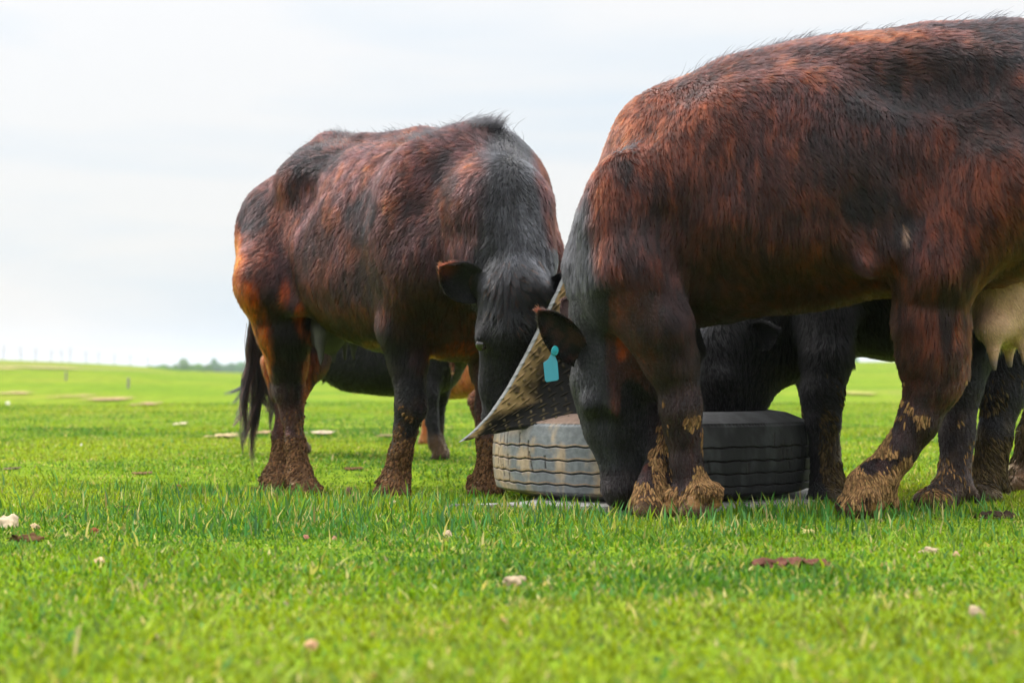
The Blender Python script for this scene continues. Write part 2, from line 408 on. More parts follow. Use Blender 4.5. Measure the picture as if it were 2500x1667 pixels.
# ------------------------------------------------------------------ animals
BLACK = np.array([.0035, .0035, .0042]); BROWN = np.array([.034, .0108, .0094]); RUST = np.array([.074, .0150, .0046]); ORANGE = np.array([.225, .033, .0035]); GREY = np.array([.013, .014, .0165])
def mixc(c, col, w): return c + (np.asarray(col)[None] - c) * np.clip(w, 0, 1)[:, None]
def animal(base, label, cat='cow', name='cow', group=None):
    e = bpy.data.objects.new(name, None); e.location = base; e.empty_display_size = .2
    return tag(link(e), label, cat, group)
def body_mesh(root, base, fld, coat, name='body', smooth=2, mat=None):
    V, Q = fld.mesh(smooth)
    o = mesh_np(name, V - base, Q, mat or M_SKIN, root, attrs={'coat': ('POINT', coat(V))})
    return o, V, Q, vnormals(o.data)
def hooves(f, ankle, toe, heel_dir, lat, r=.045, gap=.03, dew=True):
    """pastern, two claws side by side and two dewclaws"""
    ankle = np.asarray(ankle, float); toe = np.asarray(toe, float); lat = np.asarray(lat, float); lat = lat / np.linalg.norm(lat); hd = np.asarray(heel_dir, float)
    g = float(gz(toe[0], toe[1])); mid = ankle * .45 + toe * .55
    f.cone(ankle, mid, r * 1.15, r * 1.1, .03)
    for s in (-1, 1):
        a = mid + lat * s * gap * .8; b = toe + lat * s * gap * 1.15; b[2] = g + r * .55
        f.cone(a, b, r * .86, r * .70, .018)
        c = b + hd * .055; c[2] = g + r * .45; f.cone(b, c, r * .72, r * .6, .015)
        if dew:
            q = ankle + hd * r * 1.15 + lat * s * gap * .8 - np.array([0, 0, .008]); f.cone(q, q + hd * .028 - np.array([0, 0, .028]), .021, .014, .012)
def ear_mesh(base, tip, facing, width, cup=.35, seed=0, thick=.005):
    base = np.asarray(base, float); tip = np.asarray(tip, float); ax = tip - base; L = np.linalg.norm(ax); ax /= L
    fn = np.asarray(facing, float); fn = fn - ax * (fn @ ax); fn /= np.linalg.norm(fn); sd = np.cross(ax, fn)
    nu, nv = 26, 15; rows = []
    for lay in (1, -1):
        G = []
        for i in range(nu):
            u = i / (nu - 1); w = width * (.42 + .62 * math.sin(math.pi * min(1, u * .95 + .06)) ** .8 - .35 * u ** 3) * (1 if u < .86 else math.sqrt(max(0, 1 - ((u - .86) / .14) ** 2)) + .001)
            for j in range(nv):
                v = -1 + 2 * j / (nv - 1); d = -cup * width * (1 - v * v) * (1 - .5 * u) * 1.2
                G.append(base + ax * L * u + sd * v * w + fn * (d + lay * thick * (1 - .9 * v * v)))
        rows.append(np.array(G))
    V = np.concatenate(rows); i = np.arange(nu * nv).reshape(nu, nv)
    q = np.stack([i[:-1, :-1], i[:-1, 1:], i[1:, 1:], i[1:, :-1]], -1).reshape(-1, 4)
    rim = np.concatenate([i[0, :], i[1:, -1], i[-1, -2::-1], i[-2:0:-1, 0]]); n = nu * nv
    rq = np.stack([rim, np.roll(rim, -1), np.roll(rim, -1) + n, rim + n], 1)
    Q = np.concatenate([q[:, ::-1], q + n, rq]); return V, Q
def add_ear(root, base, eb, tip, facing, width, coatf, rng, nh=2600, cup=.35, rimcol=None, length=.016):
    V, Q = ear_mesh(eb, tip, facing, width, cup)
    o = mesh_np('ear', V - base, Q, M_SKIN, root, attrs={'coat': ('POINT', coatf(V))})
    VN = vnormals(o.data); P, Nn = sample_surface(V, Q, VN, nh, None, rng, .6)
    ax = unit(np.asarray(tip, float) - np.asarray(eb, float))
    L = length * (.5 + rng.random(nh)); PT = comb(P, Nn, np.repeat(ax[None], nh, 0) * 1.0 + rng.normal(0, .3, (nh, 3)), L, .7, rng, .012, .4)
    hair_object('ear_fringe', PT, taper(nh, 5, .0006, rng), coatf(P) * (.7 + .6 * rng.random((nh, 1))), M_FUR, o, base)
    return o
def sph(name, c, r, mat, parent, base, scale=(1, 1, 1)):
    bm = bmesh.new(); bmesh.ops.create_uvsphere(bm, u_segments=24, v_segments=16, radius=r)
    for v in bm.verts: v.co = Vector([v.co[k] * scale[k] + c[k] - base[k] for k in range(3)])
    me = bpy.data.meshes.new(name); bm.to_mesh(me); bm.free(); me.materials.append(mat)
    for p in me.polygons: p.use_smooth = True
    return link(bpy.data.objects.new(name, me), parent)
def fur(root, base, V, Q, VN, n, coat, flow, length, rng, dens=None, lift=.35, r=.0007, clump=.02, cl=.55, name='coat', curl=.1, back=.3):
    P, Nn = sample_surface(V, Q, VN, n, dens, rng, back)
    L = length(P) * (.55 + .8 * rng.random(n)); T = flow(P, Nn)
    PT = comb(P, Nn, T, L, lift, rng, clump, cl, curl=curl)
    lk = noise(P, np.array([75., 75., 24.]), 300, 2); c = coat(P) * (.65 + .7 * rng.random((n, 1))) * (.42 + 1.3 * sstep(.28, .72, lk))[:, None]; c = np.clip(c, 0.001, .9)
    o = hair_object(name, PT, taper(n, 5, r, rng), c, M_FUR, root, base)
    return o
def mudflakes(root, base, V, Q, VN, n, prob, col, rng, flow, size=(.012, .03), rad=.0035, name='caked_mud', lift=.18):
    P, Nn = sample_surface(V, Q, VN, n, lambda c, q: prob(c), rng, .4)
    L = size[0] + (size[1] - size[0]) * rng.random(n); T = flow(P, Nn)
    PT = comb(P + Nn * .003, Nn, T, L, lift, rng, .03, .0, curl=.05)
    t = np.linspace(0, 1, 5); rr = (rad * (.5 + rng.random(n)))[:, None] * (np.sin(np.pi * (.12 + .84 * t)) ** .7)[None]
    c = np.asarray(col)[None] * np.where(rng.random((n, 1)) < .5, .28, .75) * (.6 + .7 * rng.random((n, 1))) * (1 + .04 * rng.normal(0, 1, (n, 3)))
    return hair_object(name, PT, rr, np.clip(c, .004, .9), M_MUDHAIR, root, base)
def pxy(P, d):
    """side-on coat coordinates: photo pixels at distance d"""
    s = d / FPX; return 1250 + P[:, 0] / s, 905 - (P[:, 2] - CAM_Z) / s
def blobs(X, Y, rows, P, nz_amp=.55, f=7, seed=1):
    w = 0
    nn = (noise(P, f, seed, 3) - .5) * nz_amp * 2
    for (cx, cy, rx, ry, a) in rows:
        d = np.sqrt(((X - cx) / rx) ** 2 + ((Y - cy) / ry) ** 2) + nn
        w = np.maximum(w, a * (1 - sstep(.6, 1.25, d)))
    return w
def locks(paths, d, n, rng, r0, r1, m=14):
    """long hair gathered in locks that follow photo-pixel paths at distance d"""
    out = []
    for path in paths:
        K = np.array([U(px, py, d + dd) for (px, py, dd) in path]); tk = np.linspace(0, 1, len(K)); t = np.linspace(0, 1, m)
        cen = np.stack([np.interp(t, tk, K[:, q]) for q in range(3)], 1)
        cen = np.stack([np.convolve(np.pad(cen[:, q], 2, mode='edge'), [.1, .2, .4, .2, .1], 'valid') for q in range(3)], 1)
        o = rng.normal(0, 1, (n, 1, 3)) * (r0 + (r1 - r0) * t)[None, :, None]
        wv = np.sin(t[None, :] * 9 + rng.random((n, 1)) * 6)[..., None] * rng.normal(0, .003, (n, 1, 3)) + (np.sin(t * 15 + rng.random() * 6) * t)[None, :, None] * np.array([.012, .006, 0])
        tl = (.65 + .35 * rng.random(n)); c2 = np.stack([np.stack([np.interp(tl[i] * t, t, cen[:, q]) for q in range(3)], 1) for i in range(n)])
        out.append(c2 + o + wv)
    return np.concatenate(out)

# ------------------------------------------------------------------ the near cow, side on
def near_cow():
    rng = np.random.default_rng(11); base = np.array([.75, 6.0, 0.])
    yc = 6.10; s = yc / FPX
    rows = [(1432, 575, 680, .04), (1455, 490, 760, .12), (1500, 340, 815, .19), (1570, 250, 830, .25), (1680, 187, 812, .285), (1800, 132, 790, .31), (1960, 98, 768, .335), (2120, 79, 740, .34),
            (2260, 63, 735, .335), (2420, 51, 720, .31), (2540, 58, 700, .27), (2620, 105, 680, .21), (2680, 200, 600, .12), (2705, 300, 500, .05)]
    f = Field((.10, 5.60, -.03), (2.0, 6.62, 1.60), .0125)
    secs = [((px - 1432) * s, CAM_Z + (905 - t - 14) * s, CAM_Z + (905 - b) * s, w) for px, t, b, w in rows]
    f.torso(((1432 - 1250) * s, yc), (1, 0), secs)
    # shoulder, chest, brisket
    f.ell(U(1535, 590, 5.88), (.15, .10, .27), .07)
    f.ell(U(1500, 690, 5.95), (.10, .12, .14), .06)
    f.cone(U(1515, 760, 6.05), U(1600, 960, 6.0), .075, .030, .07, flat=((0, 1, 0), .8))
    f.cone(U(1480, 640, 6.1), U(1560, 850, 6.05), .12, .09, .07)
    # near fore leg
    f.chain([(U(1540, 660, 5.86), .125), (U(1600, 790, 5.86), .098), (U(1632, 880, 5.88), .076), (U(1658, 960, 5.89), .056), (U(1662, 1000, 5.89), .058), (U(1668, 1060, 5.90), .047), (U(1674, 1130, 5.90), .044), (U(1688, 1192, 5.90), .054)], .03)
    hooves(f, U(1690, 1200, 5.90), U(1672, 1256, 5.86), np.array([.9, .25, 0]), (.25, -1, 0), .040, .026)
    # far fore leg
    f.chain([(U(1600, 700, 6.22), .13), (U(1650, 850, 6.22), .08), (U(1652, 980, 6.14), .055), (U(1642, 1020, 6.10), .054), (U(1618, 1100, 6.03), .040), (U(1594, 1188, 5.96), .044)], .014)
    hooves(f, U(1602, 1196, 5.95), U(1566, 1258, 5.90), np.array([.85, .3, 0]), (.3, -1, 0), .040, .026)
    # neck and head
    f.chain([(U(1650, 380, 6.12), .21), (U(1560, 540, 6.12), .17), (U(1497, 660, 6.1), .118), (U(1487, 760, 6.09), .108)], .06)
    hd = 6.09
    f.cone(U(1462, 800, hd), U(1482, 920, hd), .085, .100, .05)                       # poll to brow
    f.cone(U(1480, 930, hd), U(1505, 1040, hd), .098, .088, .04)
    f.cone(U(1530, 940, hd), U(1558, 1070, hd), .070, .052, .05, flat=((0, 1, 0), .8))   # cheek and jaw
    f.cone(U(1496, 1000, hd), U(1518, 1165, hd), .092, .066, .05, flat=((0, 1, 0), .85))
    f.cone(U(1540, 1080, hd), U(1540, 1190, hd), .045, .036, .04)
    f.ell(U(1516, 1195, hd), (.062, .075, .052), .03)
    f.ell(U(1526, 1216, hd), (.054, .06, .034), .02)
    f.ell(U(1444, 985, hd - .075), (.036, .04, .040), .03)                              # brow over the eye
    f.cone(U(1470, 870, hd - .09), U(1500, 1010, hd - .105), .016, .014, .05)
    f.cone(U(1478, 1030, hd - .105), U(1508, 1130, hd - .085), .020, .012, .03, cut=True) # hollow beside the nose
    f.cone(U(1482, 1208, hd - .065), U(1492, 1220, hd - .07), .013, .008, .01, cut=True)   # nostril
    f.cone(U(1500, 1236, hd - .06), U(1566, 1196, hd - .065), .007, .005, .008, cut=True)  # mouth
    # near hind leg, reaching forward
    f.ell(U(2430, 400, 5.90), (.24, .15, .33), .08)
    f.chain([(U(2420, 470, 5.86), .20), (U(2285, 650, 5.83), .125), (U(2272, 780, 5.85), .098), (U(2275, 860, 5.86), .094), (U(2280, 930, 5.87), .080), (U(2242, 1030, 5.87), .057), (U(2198, 1100, 5.87), .048), (U(2142, 1175, 5.87), .053), (U(2122, 1195, 5.87), .058)], .035)
    f.cone(U(2330, 790, 5.87), U(2330, 905, 5.88), .035, .040, .04)
    hooves(f, U(2122, 1200, 5.87), U(2075, 1258, 5.84), np.array([.9, .2, 0]), (.2, -1, 0), .046, .028)
    # far hind leg
    f.chain([(U(2500, 520, 6.30), .18), (U(2420, 740, 6.32), .11), (U(2350, 870, 6.3), .088), (U(2345, 940, 6.28), .066), (U(2338, 1060, 6.26), .046), (U(2330, 1180, 6.22), .052)], .035)
    hooves(f, U(2325, 1190, 6.2), U(2265, 1245, 6.12), np.array([.9, .2, 0]), (.2, -1, 0), .046, .028)
    DC = [(U(1706, 1200, 5.835), U(1696, 1221, 5.82)), (U(1738, 1198, 5.86), U(1750, 1226, 5.86)), (U(1642, 1212, 5.88), U(1638, 1232, 5.87)), (U(2122, 1216, 5.80), U(2146, 1240, 5.80))]
    for p0, p1 in DC: f.cone(p0, p1, .026, .015, .012)
    # flank fold, hollows
    f.cone(U(2120, 640, 5.78), U(2190, 600, 5.80), .035, .05, .06)
    f.ell(U(2085, 505, 5.735), (.085, .05, .095), .05, cut=True); f.cone(U(2130, 600, 5.74), U(2185, 690, 5.74), .02, .03, .04, cut=True)
    f.cone(U(1625, 520, 5.78), U(1640, 720, 5.76), .022, .03, .05, cut=True)
    f.ell(U(2260, 200, 5.80), (.20, .05, .09), .08, cut=True)
    f.ell(U(1900, 420, 5.86), (.35, .12, .26), .12)
    # tail
    f.chain([(U(2670, 160, 6.1), .045), (U(2720, 300, 6.1), .035), (U(2735, 600, 6.1), .022), (U(2735, 800, 6.1), .016)], .04)
    G = np.stack(np.meshgrid(*f.ax, indexing='ij'), -1)
    near = np.abs(f.F) < .06
    f.F[near] += ((noise(G[near], 8, 21, 2) - .5) * .016).astype(F32)
    blk = [(2230, 250, 290, 130, 1), (2400, 340, 170, 90, .9), (2050, 400, 170, 110, .75), (2085, 505, 95, 75, 1), (2140, 560, 60, 60, .9), (2470, 110, 110, 110, 1), (1515, 430, 35, 55, .9), (1540, 600, 50, 90, .7),  # black patches; those in the flank hollow paint its recess shade into the coat
           (1760, 660, 130, 40, .3), (2000, 130, 120, 25, .8), (1850, 160, 60, 25, .6), (1640, 800, 120, 120, .75), (2272, 770, 22, 80, .7), (2240, 960, 50, 40, .5), (2310, 690, 26, 60, .5), (1600, 500, 26, 110, .7), (2300, 60, 260, 14, .9)]
    org = [(1600, 260, 110, 60, .8), (1700, 330, 75, 110, .75), (1560, 340, 60, 70, .8), (2170, 92, 110, 20, .9), (2400, 180, 120, 50, .6), (2350, 470, 150, 130, .85), (1640, 420, 40, 120, .7), (1480, 500, 40, 130, .6), (2320, 620, 90, 60, .5), (2080, 690, 90, 24, .3), (1450, 620, 20, 80, .7), (2220, 760, 30, 120, .6), (2340, 850, 24, 90, .8), (1540, 690, 50, 90, .45), (2340, 560, 110, 60, .6)]
    def coat(P):
        X, Y = pxy(P, 5.95)
        c = np.repeat(BROWN[None], len(P), 0)
        n1 = noise(P, 3.2, 31, 3); n2 = noise(P, np.array([16., 16., 7.]), 32, 3)
        c = mixc(c, RUST * .95, blobs(X, Y, org, P, 1.0, 5, 5) * .8); n3 = noise(P, np.array([70., 70., 15.]), 33, 2)
        c = mixc(c, RUST * 1.1, sstep(.55, .75, n2) * .5 + sstep(.55, .8, n3) * .65); c = mixc(c, BLACK * 1.5, sstep(.48, .22, n3) * .5)
        c = mixc(c, BLACK * 1.4, sstep(.55, .78, n1) * .45)
        c = mixc(c, BLACK, blobs(X, Y, blk, P, .9, 5, 6) * (.84 + .16 * sstep(.6, .3, n3)))
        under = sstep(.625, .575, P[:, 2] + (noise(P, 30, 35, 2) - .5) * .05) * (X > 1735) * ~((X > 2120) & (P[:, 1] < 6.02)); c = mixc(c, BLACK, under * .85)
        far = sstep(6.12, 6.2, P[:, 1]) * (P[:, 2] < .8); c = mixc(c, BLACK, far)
        bris = blobs(X, Y, [(1474, 712, 22, 36, 1), (1498, 765, 24, 42, .95), (1526, 828, 20, 50, .9)], P, .5, 22, 7) * (P[:, 1] > 5.93) * (.5 + .5 * sstep(.3, .6, noise(P, np.array([60., 60., 18.]), 36, 2))); c = mixc(c, ORANGE, bris)
        # head and neck are black
        nk = np.maximum(sstep(1460, 1425, X + (Y - 560) * -.12), 0) * (Y > 250)
        hd = ((Y > 690) & (X < 1480 + np.maximum(0, (Y - 690)) * .0)) | ((Y > 860) & (X < 1612) & (P[:, 1] > 5.98))
        dew = blobs(X, Y, [(1575, 900, 45, 90, 1)], P, .2, 9, 8)
        c = mixc(c, GREY * .28, np.where(hd, 1, 0) * (1 - bris)); c = mixc(c, GREY, nk * (1 - bris))
        leg = np.where(X > 2040, sstep(.38, .27, P[:, 2]), sstep(.56, .40, P[:, 2])) * ((X > 1585) | (Y > 1150)); c = mixc(c, BLACK * 1.3 + BROWN * .15, leg * .8)
        c = mixc(c, [.13, .075, .05], blobs(X, Y, [(2176, 577, 9, 22, .9)], P, .2, 20, 9))
        md = muda(P, X); c = mixc(c, [.075, .040, .018], md)
        for p0, p1 in DC: c = mixc(c, [.26, .135, .05], 1 - sstep(.018, .032, np.minimum(np.linalg.norm(P - p1, axis=1), np.linalg.norm(P - (p0 + p1) / 2, axis=1))))
        return c * (.75 + .5 * noise(P, 60, 40)[:, None])
    def muda(P, X):
        lg = (X > 1590) | (P[:, 2] < .10)
        return np.clip(sstep(.27, -.02, P[:, 2]) * 1.0 + (noise(P, 20, 50, 3) - .56) * 2.6 * sstep(.44, .22, P[:, 2]), 0, 1) * lg * (1 - .9 * sstep(1674, 1660, X + (noise(P, 30, 53) - .5) * 22) * (X > 1618) * sstep(.05, .11, P[:, 2]) * (P[:, 1] < 5.98) * (X < 1760)) * np.where((P[:, 1] > 6.1) & (X > 1700), .35, 1) * ((X > 1612) | ((P[:, 2] < .23) & (P[:, 1] < 6.0)))
    root = animal(base, 'nearest rust-brown cow, standing side-on with a turquoise tag in its ear')
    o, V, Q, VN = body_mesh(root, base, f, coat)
    def flow(P, Nn):
        X, Y = pxy(P, 5.95); T = np.zeros_like(P)
        T[:, 0] = .30 + .5 * sstep(1900, 2300, X) * sstep(600, 300, Y); T[:, 2] = -1
        top = sstep(250, 80, Y); T[:, 0] += 1.6 * top
        hd = (X < 1600) & (Y > 760); T[hd] = (.12, 0, -1)
        leg = (P[:, 2] < .5); T[leg] = (.15, 0, -1)
        return T
    def length(P):
        X, Y = pxy(P, 5.95)
        L = .026 + .012 * sstep(450, 700, Y) * (Y < 820); hd = (X < 1610) & (Y > 700); L = np.where(hd, .007, L)
        L = np.where(P[:, 2] < .42, .012, L); L = np.where((P[:, 2] < .62) & (P[:, 2] > .5) & (X > 1640), .042, L)
        return L
    def dens(c, n): 
        muzzle = np.linalg.norm(c - U(1520, 1225, 6.09), axis=1) < .075
        return np.where(muzzle, .05, 1) * np.where((c[:, 2] < .06), .3, 1) * np.where(c[:, 0] > 1.62, .25, 1)
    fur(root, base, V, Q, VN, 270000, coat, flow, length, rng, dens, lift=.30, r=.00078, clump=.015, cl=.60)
    # long wisps along the back line
    P, Nn = sample_surface(V, Q, VN, 1300, lambda c, n: sstep(.75, .97, n[:, 2]) * (c[:, 2] > .95) * (.04 + sstep(.52, .75, noise(c, 9, 77))), rng, 1)
    L = .02 + .045 * rng.random(len(P)) ** 2; T = np.zeros_like(P) + [.7, 0, .25]
    hair_object('back_wisps', comb(P, Nn, T, L, .75, rng, .03, .3, curl=.16), taper(len(P), 5, .0007, rng), np.repeat(BLACK[None] * 1.5, len(P), 0), M_FUR, root, base)
    def prob(c):
        X, Y = pxy(c, 5.95); return muda(c, X) ** 1.5 * np.where((c[:, 1] > 6.1) & (X > 1700), .1, 1) * ((c[:, 2] < .30) | (noise(c, 18, 60) > .62)) * sstep(.03, .13, c[:, 2]) * np.min([sstep(.02, .04, np.linalg.norm(c - p1, axis=1)) for p0, p1 in DC], axis=0) + 1e-9
    mudflakes(root, base, V, Q, VN, 9000, prob, (.32, .185, .080), rng, flow, (.009, .026), .0024, lift=.03)
    # ears, tag, eye
    bl = lambda P: mixc(np.repeat(BLACK[None] * 1.6, len(P), 0), [.045, .022, .020], sstep(.5, .65, noise(P, 45, 19, 2)) * .9) + ORANGE[None] * .35 * sstep(.035, .0, np.linalg.norm(P - U(1316, 752, 5.90), axis=1))[:, None]
    er = add_ear(root, base, U(1420, 878, 6.02), U(1314, 756, 5.90), (-.05, -1, .15), .055, bl, rng, 4200, .45)
    er2 = add_ear(root, base, U(1425, 800, 6.18), U(1372, 728, 6.28), (-.4, -.7, .2), .045, lambda P: np.repeat(BROWN[None] * .5, len(P), 0), rng, 1200, .4)
    # two-piece ear tag
    tp = U(1352, 862, 5.88)
    bm = bmesh.new(); sc = 5.85 / FPX
    pts = [(1326, 886), (1330, 929), (1334, 933), (1360, 929), (1364, 925), (1361, 884), (1356, 872), (1356, 852), (1346, 852), (1344, 866), (1338, 877)]
    vs = []
    for yy in (0, .0022):
        vs.append([bm.verts.new(((px - 1352) * sc, yy - .012 * max(0, (py - 870) / 60.), -(py - 862) * sc)) for px, py in pts])
    bm.faces.new(vs[0]); bm.faces.new(vs[1][::-1])
    for k in range(len(pts)): bm.faces.new([vs[0][k], vs[1][k], vs[1][(k + 1) % len(pts)], vs[0][(k + 1) % len(pts)]])
    bmesh.ops.recalc_face_normals(bm, faces=bm.faces)
    bmesh.ops.bevel(bm, geom=bm.edges[:], offset=.0006, segments=1, affect='EDGES')
    me = bpy.data.meshes.new('ear_tag'); bm.to_mesh(me); bm.free(); me.materials.append(M_TAG)
    tg = link(bpy.data.objects.new('ear_tag', me), root); tg.location = tp - base - np.array([0, .018, 0]); tg['label'] = 'blank turquoise plastic ear tag'
    bm = bmesh.new()
    for r, h, z in ((.0125, .004, 0), (.0055, .007, .001), (.002, .010, .001)):
        bmesh.ops.create_cone(bm, cap_ends=True, segments=28, radius1=r, radius2=r * .9, depth=h, matrix=Matrix.Translation((0, -z - h / 2, 0)) @ Matrix.Rotation(R(90), 4, 'X') @ Matrix.Diagonal((.85, 1.15, 1, 1)))
    me = bpy.data.meshes.new('tag_button'); bm.to_mesh(me); bm.free(); me.materials.append(M_TAGEDGE)
    bt = link(bpy.data.objects.new('tag_button', me), tg); bt.location = ((1355 - 1352) * sc, -.002, (862 - 856) * sc)
    sph('eye', U(1450, 1003, 6.016), .014, M_EYE, root, base)
    # udder with teats
    g = Field((1.2, 5.85, .38), (1.75, 6.45, .92), .010)
    g.ell(U(2450, 720, 6.10), (.105, .135, .165), .05); g.ell(U(2425, 800, 6.02), (.055, .06, .05), .04); g.ell(U(2475, 790, 6.14), (.055, .06, .05), .04)
    for px, py, d in ((2424, 838, 6.0), (2462, 832, 6.13), (2500, 828, 6.05)):
        g.cone(U(px, py - 22, d), U(px + 1, py + 20, d), .024, .017, .02); g.cone(U(px + 1, py + 20, d), U(px + 3, py + 62, d), .018, .011, .012)
    ud = lambda P: mixc(np.repeat(np.array([[.42, .26, .17]]), len(P), 0), [.16, .12, .11], sstep(.475, .45, P[:, 2])) * (.8 + .4 * noise(P, 30, 90, 2))[:, None]
    uo, uV, uQ, uN = body_mesh(root, base, g, ud, 'udder', 3)
    fur(root, base, uV, uQ, uN, 9000, lambda P: ud(P) * 1.0, lambda P, n: np.zeros_like(P) + [.1, 0, -1], lambda P: np.full(len(P), .012), rng, lambda c, n: (c[:, 2] > .49) + 1e-6, .5, .0004, .02, .2, name='udder_hair')
    return root
near_cow()

# ------------------------------------------------------------------ the cow behind the flap, facing us
def far_cow():
    rng = np.random.default_rng(23); base = np.array([-.45, 7.1, 0.])
    f = Field((-1.34, 6.36, -.11), (.40, 8.40, 1.54), .0125)
    DZ = .2
    def W(px, py, d): return U(px, py, d + DZ)
    F0 = np.array([-.007, 6.65 + DZ]); a = R(55); back = np.array([-math.cos(a), math.sin(a)]); rt = np.array([-math.sin(a), -math.cos(a)])
    def A(s_, l, z):
        s_, l, z = s_ * 1.0, l * 1.03, z * 1.028 - .012
        q = F0 + back * s_ + rt * l; return np.array([q[0], q[1], z])
    secs = [(0, .94, .70, .06), (.08, 1.08, .58, .15), (.2, 1.215, .50, .25), (.34, 1.26, .475, .285), (.5, 1.275, .465, .30), (.7, 1.275, .475, .32), (.9, 1.275, .52, .325), (1.08, 1.305, .60, .30), (1.20, 1.33, .67, .255), (1.32, 1.325, .74, .21), (1.42, 1.285, .80, .16), (1.50, 1.21, .88, .11), (1.54, 1.10, .95, .04)]
    f.torso(F0, back, secs)
    # withers, spine, hip bones
    f.cone(A(.24, 0, 1.195), A(.55, 0, 1.245), .05, .035, .06); f.cone(A(.55, 0, 1.245), A(1.25, 0, 1.30), .035, .04, .05)
    for s_ in (-1, 1):
        f.ell(A(1.10, .20 * s_, 1.14), (.08, .075, .05), .13); f.ell(A(1.47, .10 * s_, 1.10), (.05, .05, .05), .06)
        f.ell(A(.27, .20 * s_, .92), (.15, .12, .28), .14); f.ell(A(.14, .18 * s_, .80), (.12, .11, .14), .10)
        f.ell(A(1.28, .18 * s_, .92), (.19, .14, .25), .08)
    f.ell(A(.97, .35, 1.06), (.12, .06, .09), .09, cut=True)      # hollow before the hip
    # near fore leg
    f.chain([(A(.22, .20, .80), .11), (W(985, 800, 6.83), .088), (W(997, 880, 6.84), .064), (W(1001, 945, 6.84), .050), (W(1003, 995, 6.84), .053), (W(990, 1045, 6.85), .037), (W(976, 1110, 6.85), .034), (W(968, 1165, 6.86), .043)], .03)
    hooves(f, W(966, 1170, 6.86), W(968, 1206, 6.80), np.array([-.75, .5, 0]), (1, -.15, 0), .038, .022)
    # other fore leg
    f.chain([(A(.20, -.18, .78), .11), (W(1196, 900, 6.95), .068), (W(1194, 985, 6.92), .048), (W(1196, 1080, 6.9), .035), (W(1192, 1165, 6.88), .040)], .03)
    hooves(f, W(1190, 1168, 6.88), W(1198, 1206, 6.83), np.array([-.75, .5, 0]), (1, -.15, 0), .036, .022)
    f.cone(A(.10, 0, .66), A(.30, 0, .60), .11, .12, .08)             # brisket
    # near hind leg
    f.chain([(A(1.26, .17, .95), .19), (W(672, 690, 7.42), .150), (W(694, 800, 7.46), .108), (W(702, 880, 7.50), .074), (W(706, 960, 7.53), .055), (W(712, 1010, 7.53), .040), (W(719, 1080, 7.50), .032), (W(730, 1160, 7.46), .042)], .035)
    f.cone(W(655, 880, 7.58), W(676, 965, 7.60), .028, .032, .04)
    hooves(f, W(732, 1166, 7.45), W(755, 1206, 7.38), np.array([-.6, .6, 0]), (.95, .3, 0), .042, .026)
    # other hind leg
    f.chain([(A(1.28, -.15, .92), .17), (W(790, 760, 7.95), .12), (W(745, 880, 7.9), .085), (W(706, 975, 7.86), .056), (W(690, 1060, 7.82), .036), (W(682, 1150, 7.78), .042)], .035)
    hooves(f, W(674, 1156, 7.76), W(682, 1190, 7.70), np.array([-.7, .5, 0]), (.95, .3, 0), .038, .022)
    f.cone(A(.98, .29, .66), W(690, 700, 7.36), .03, .05, .07)        # flank fold
    # neck
    f.chain([(A(.22, -.03, 1.075), .19), (U(1222, 515, 6.74), .15), (U(1258, 640, 6.67), .108), (U(1258, 700, 6.63), .09)], .12)
    f.ell(U(1257, 706, 6.545), (.098, .055, .048), .03)
    f.chain([(A(.10, 0, .92), .17), (U(1210, 640, 6.76), .12), (U(1245, 750, 6.70), .085)], .10)
    # head
    f.cone(U(1258, 705, 6.575), U(1255, 800, 6.585), .106, .114, .04)
    f.cone(U(1254, 810, 6.60), U(1236, 940, 6.64), .112, .084, .05)
    f.cone(U(1236, 940, 6.65), U(1226, 1010, 6.67), .074, .062, .04)
    f.ell(U(1224, 1020, 6.66), (.065, .055, .040), .03)
    f.cone(U(1240, 820, 6.68), U(1230, 960, 6.70), .07, .05, .05)
    f.ell(U(1178, 824, 6.535), (.026, .030, .026), .02)                # brow
    f.ell(U(1173, 844, 6.51), (.013, .02, .014), .012, cut=True)
    f.cone(U(1192, 880, 6.52), U(1200, 960, 6.565), .014, .010, .03, cut=True)
    # tail
    f.chain([(A(1.44, 0, 1.20), .05), (A(1.54, .0, 1.10), .036), (A(1.58, .02, .85), .026), (U(625, 760, 8.1), .02), (U(622, 840, 8.1), .014)], .03)
    G = np.stack(np.meshgrid(*f.ax, indexing='ij'), -1); near = np.abs(f.F) < .06
    f.F[near] += ((noise(G[near], 8, 121, 2) - .5) * .016).astype(F32)
    def loc(P):
        q = P[:, :2] - F0; return q @ back, q @ rt, P[:, 2]
    def apx(P):
        # coat pattern and painted rim light laid out as the flank is seen from the feeding side
        return 1250 + P[:, 0] / P[:, 1] * FPX, 905 - (P[:, 2] - CAM_Z) / P[:, 1] * FPX
    blk = [(622, 505, 48, 62, 1), (760, 395, 90, 42, 1), (720, 430, 26, 70, .8), (868, 520, 26, 42, 1), (892, 500, 24, 60, 1), (878, 560, 22, 34, .9), (1090, 420, 30, 60, .85), (960, 330, 120, 22, .7), (880, 690, 60, 50, .6), (700, 840, 45, 130, .85),
           (1010, 520, 40, 70, .5), (800, 790, 70, 40, .8), (970, 830, 60, 60, .6), (1000, 960, 60, 110, .9), (720, 360, 90, 16, .9), (1010, 300, 90, 14, 1), (655, 750, 22, 60, .4), (1040, 720, 50, 60, .5)]
    org = [(570, 640, 32, 115, 1), (598, 765, 30, 100, 1), (640, 870, 22, 90, 1), (698, 715, 12, 36, .9), (732, 772, 14, 36, .9), (768, 815, 26, 16, .8), (1105, 848, 50, 18, .6), (905, 838, 30, 10, .25), (1060, 868, 30, 8, .9), (745, 940, 14, 60, .9), (760, 890, 14, 30, .7)]  # orange fur, with warm rim light on the rump painted in
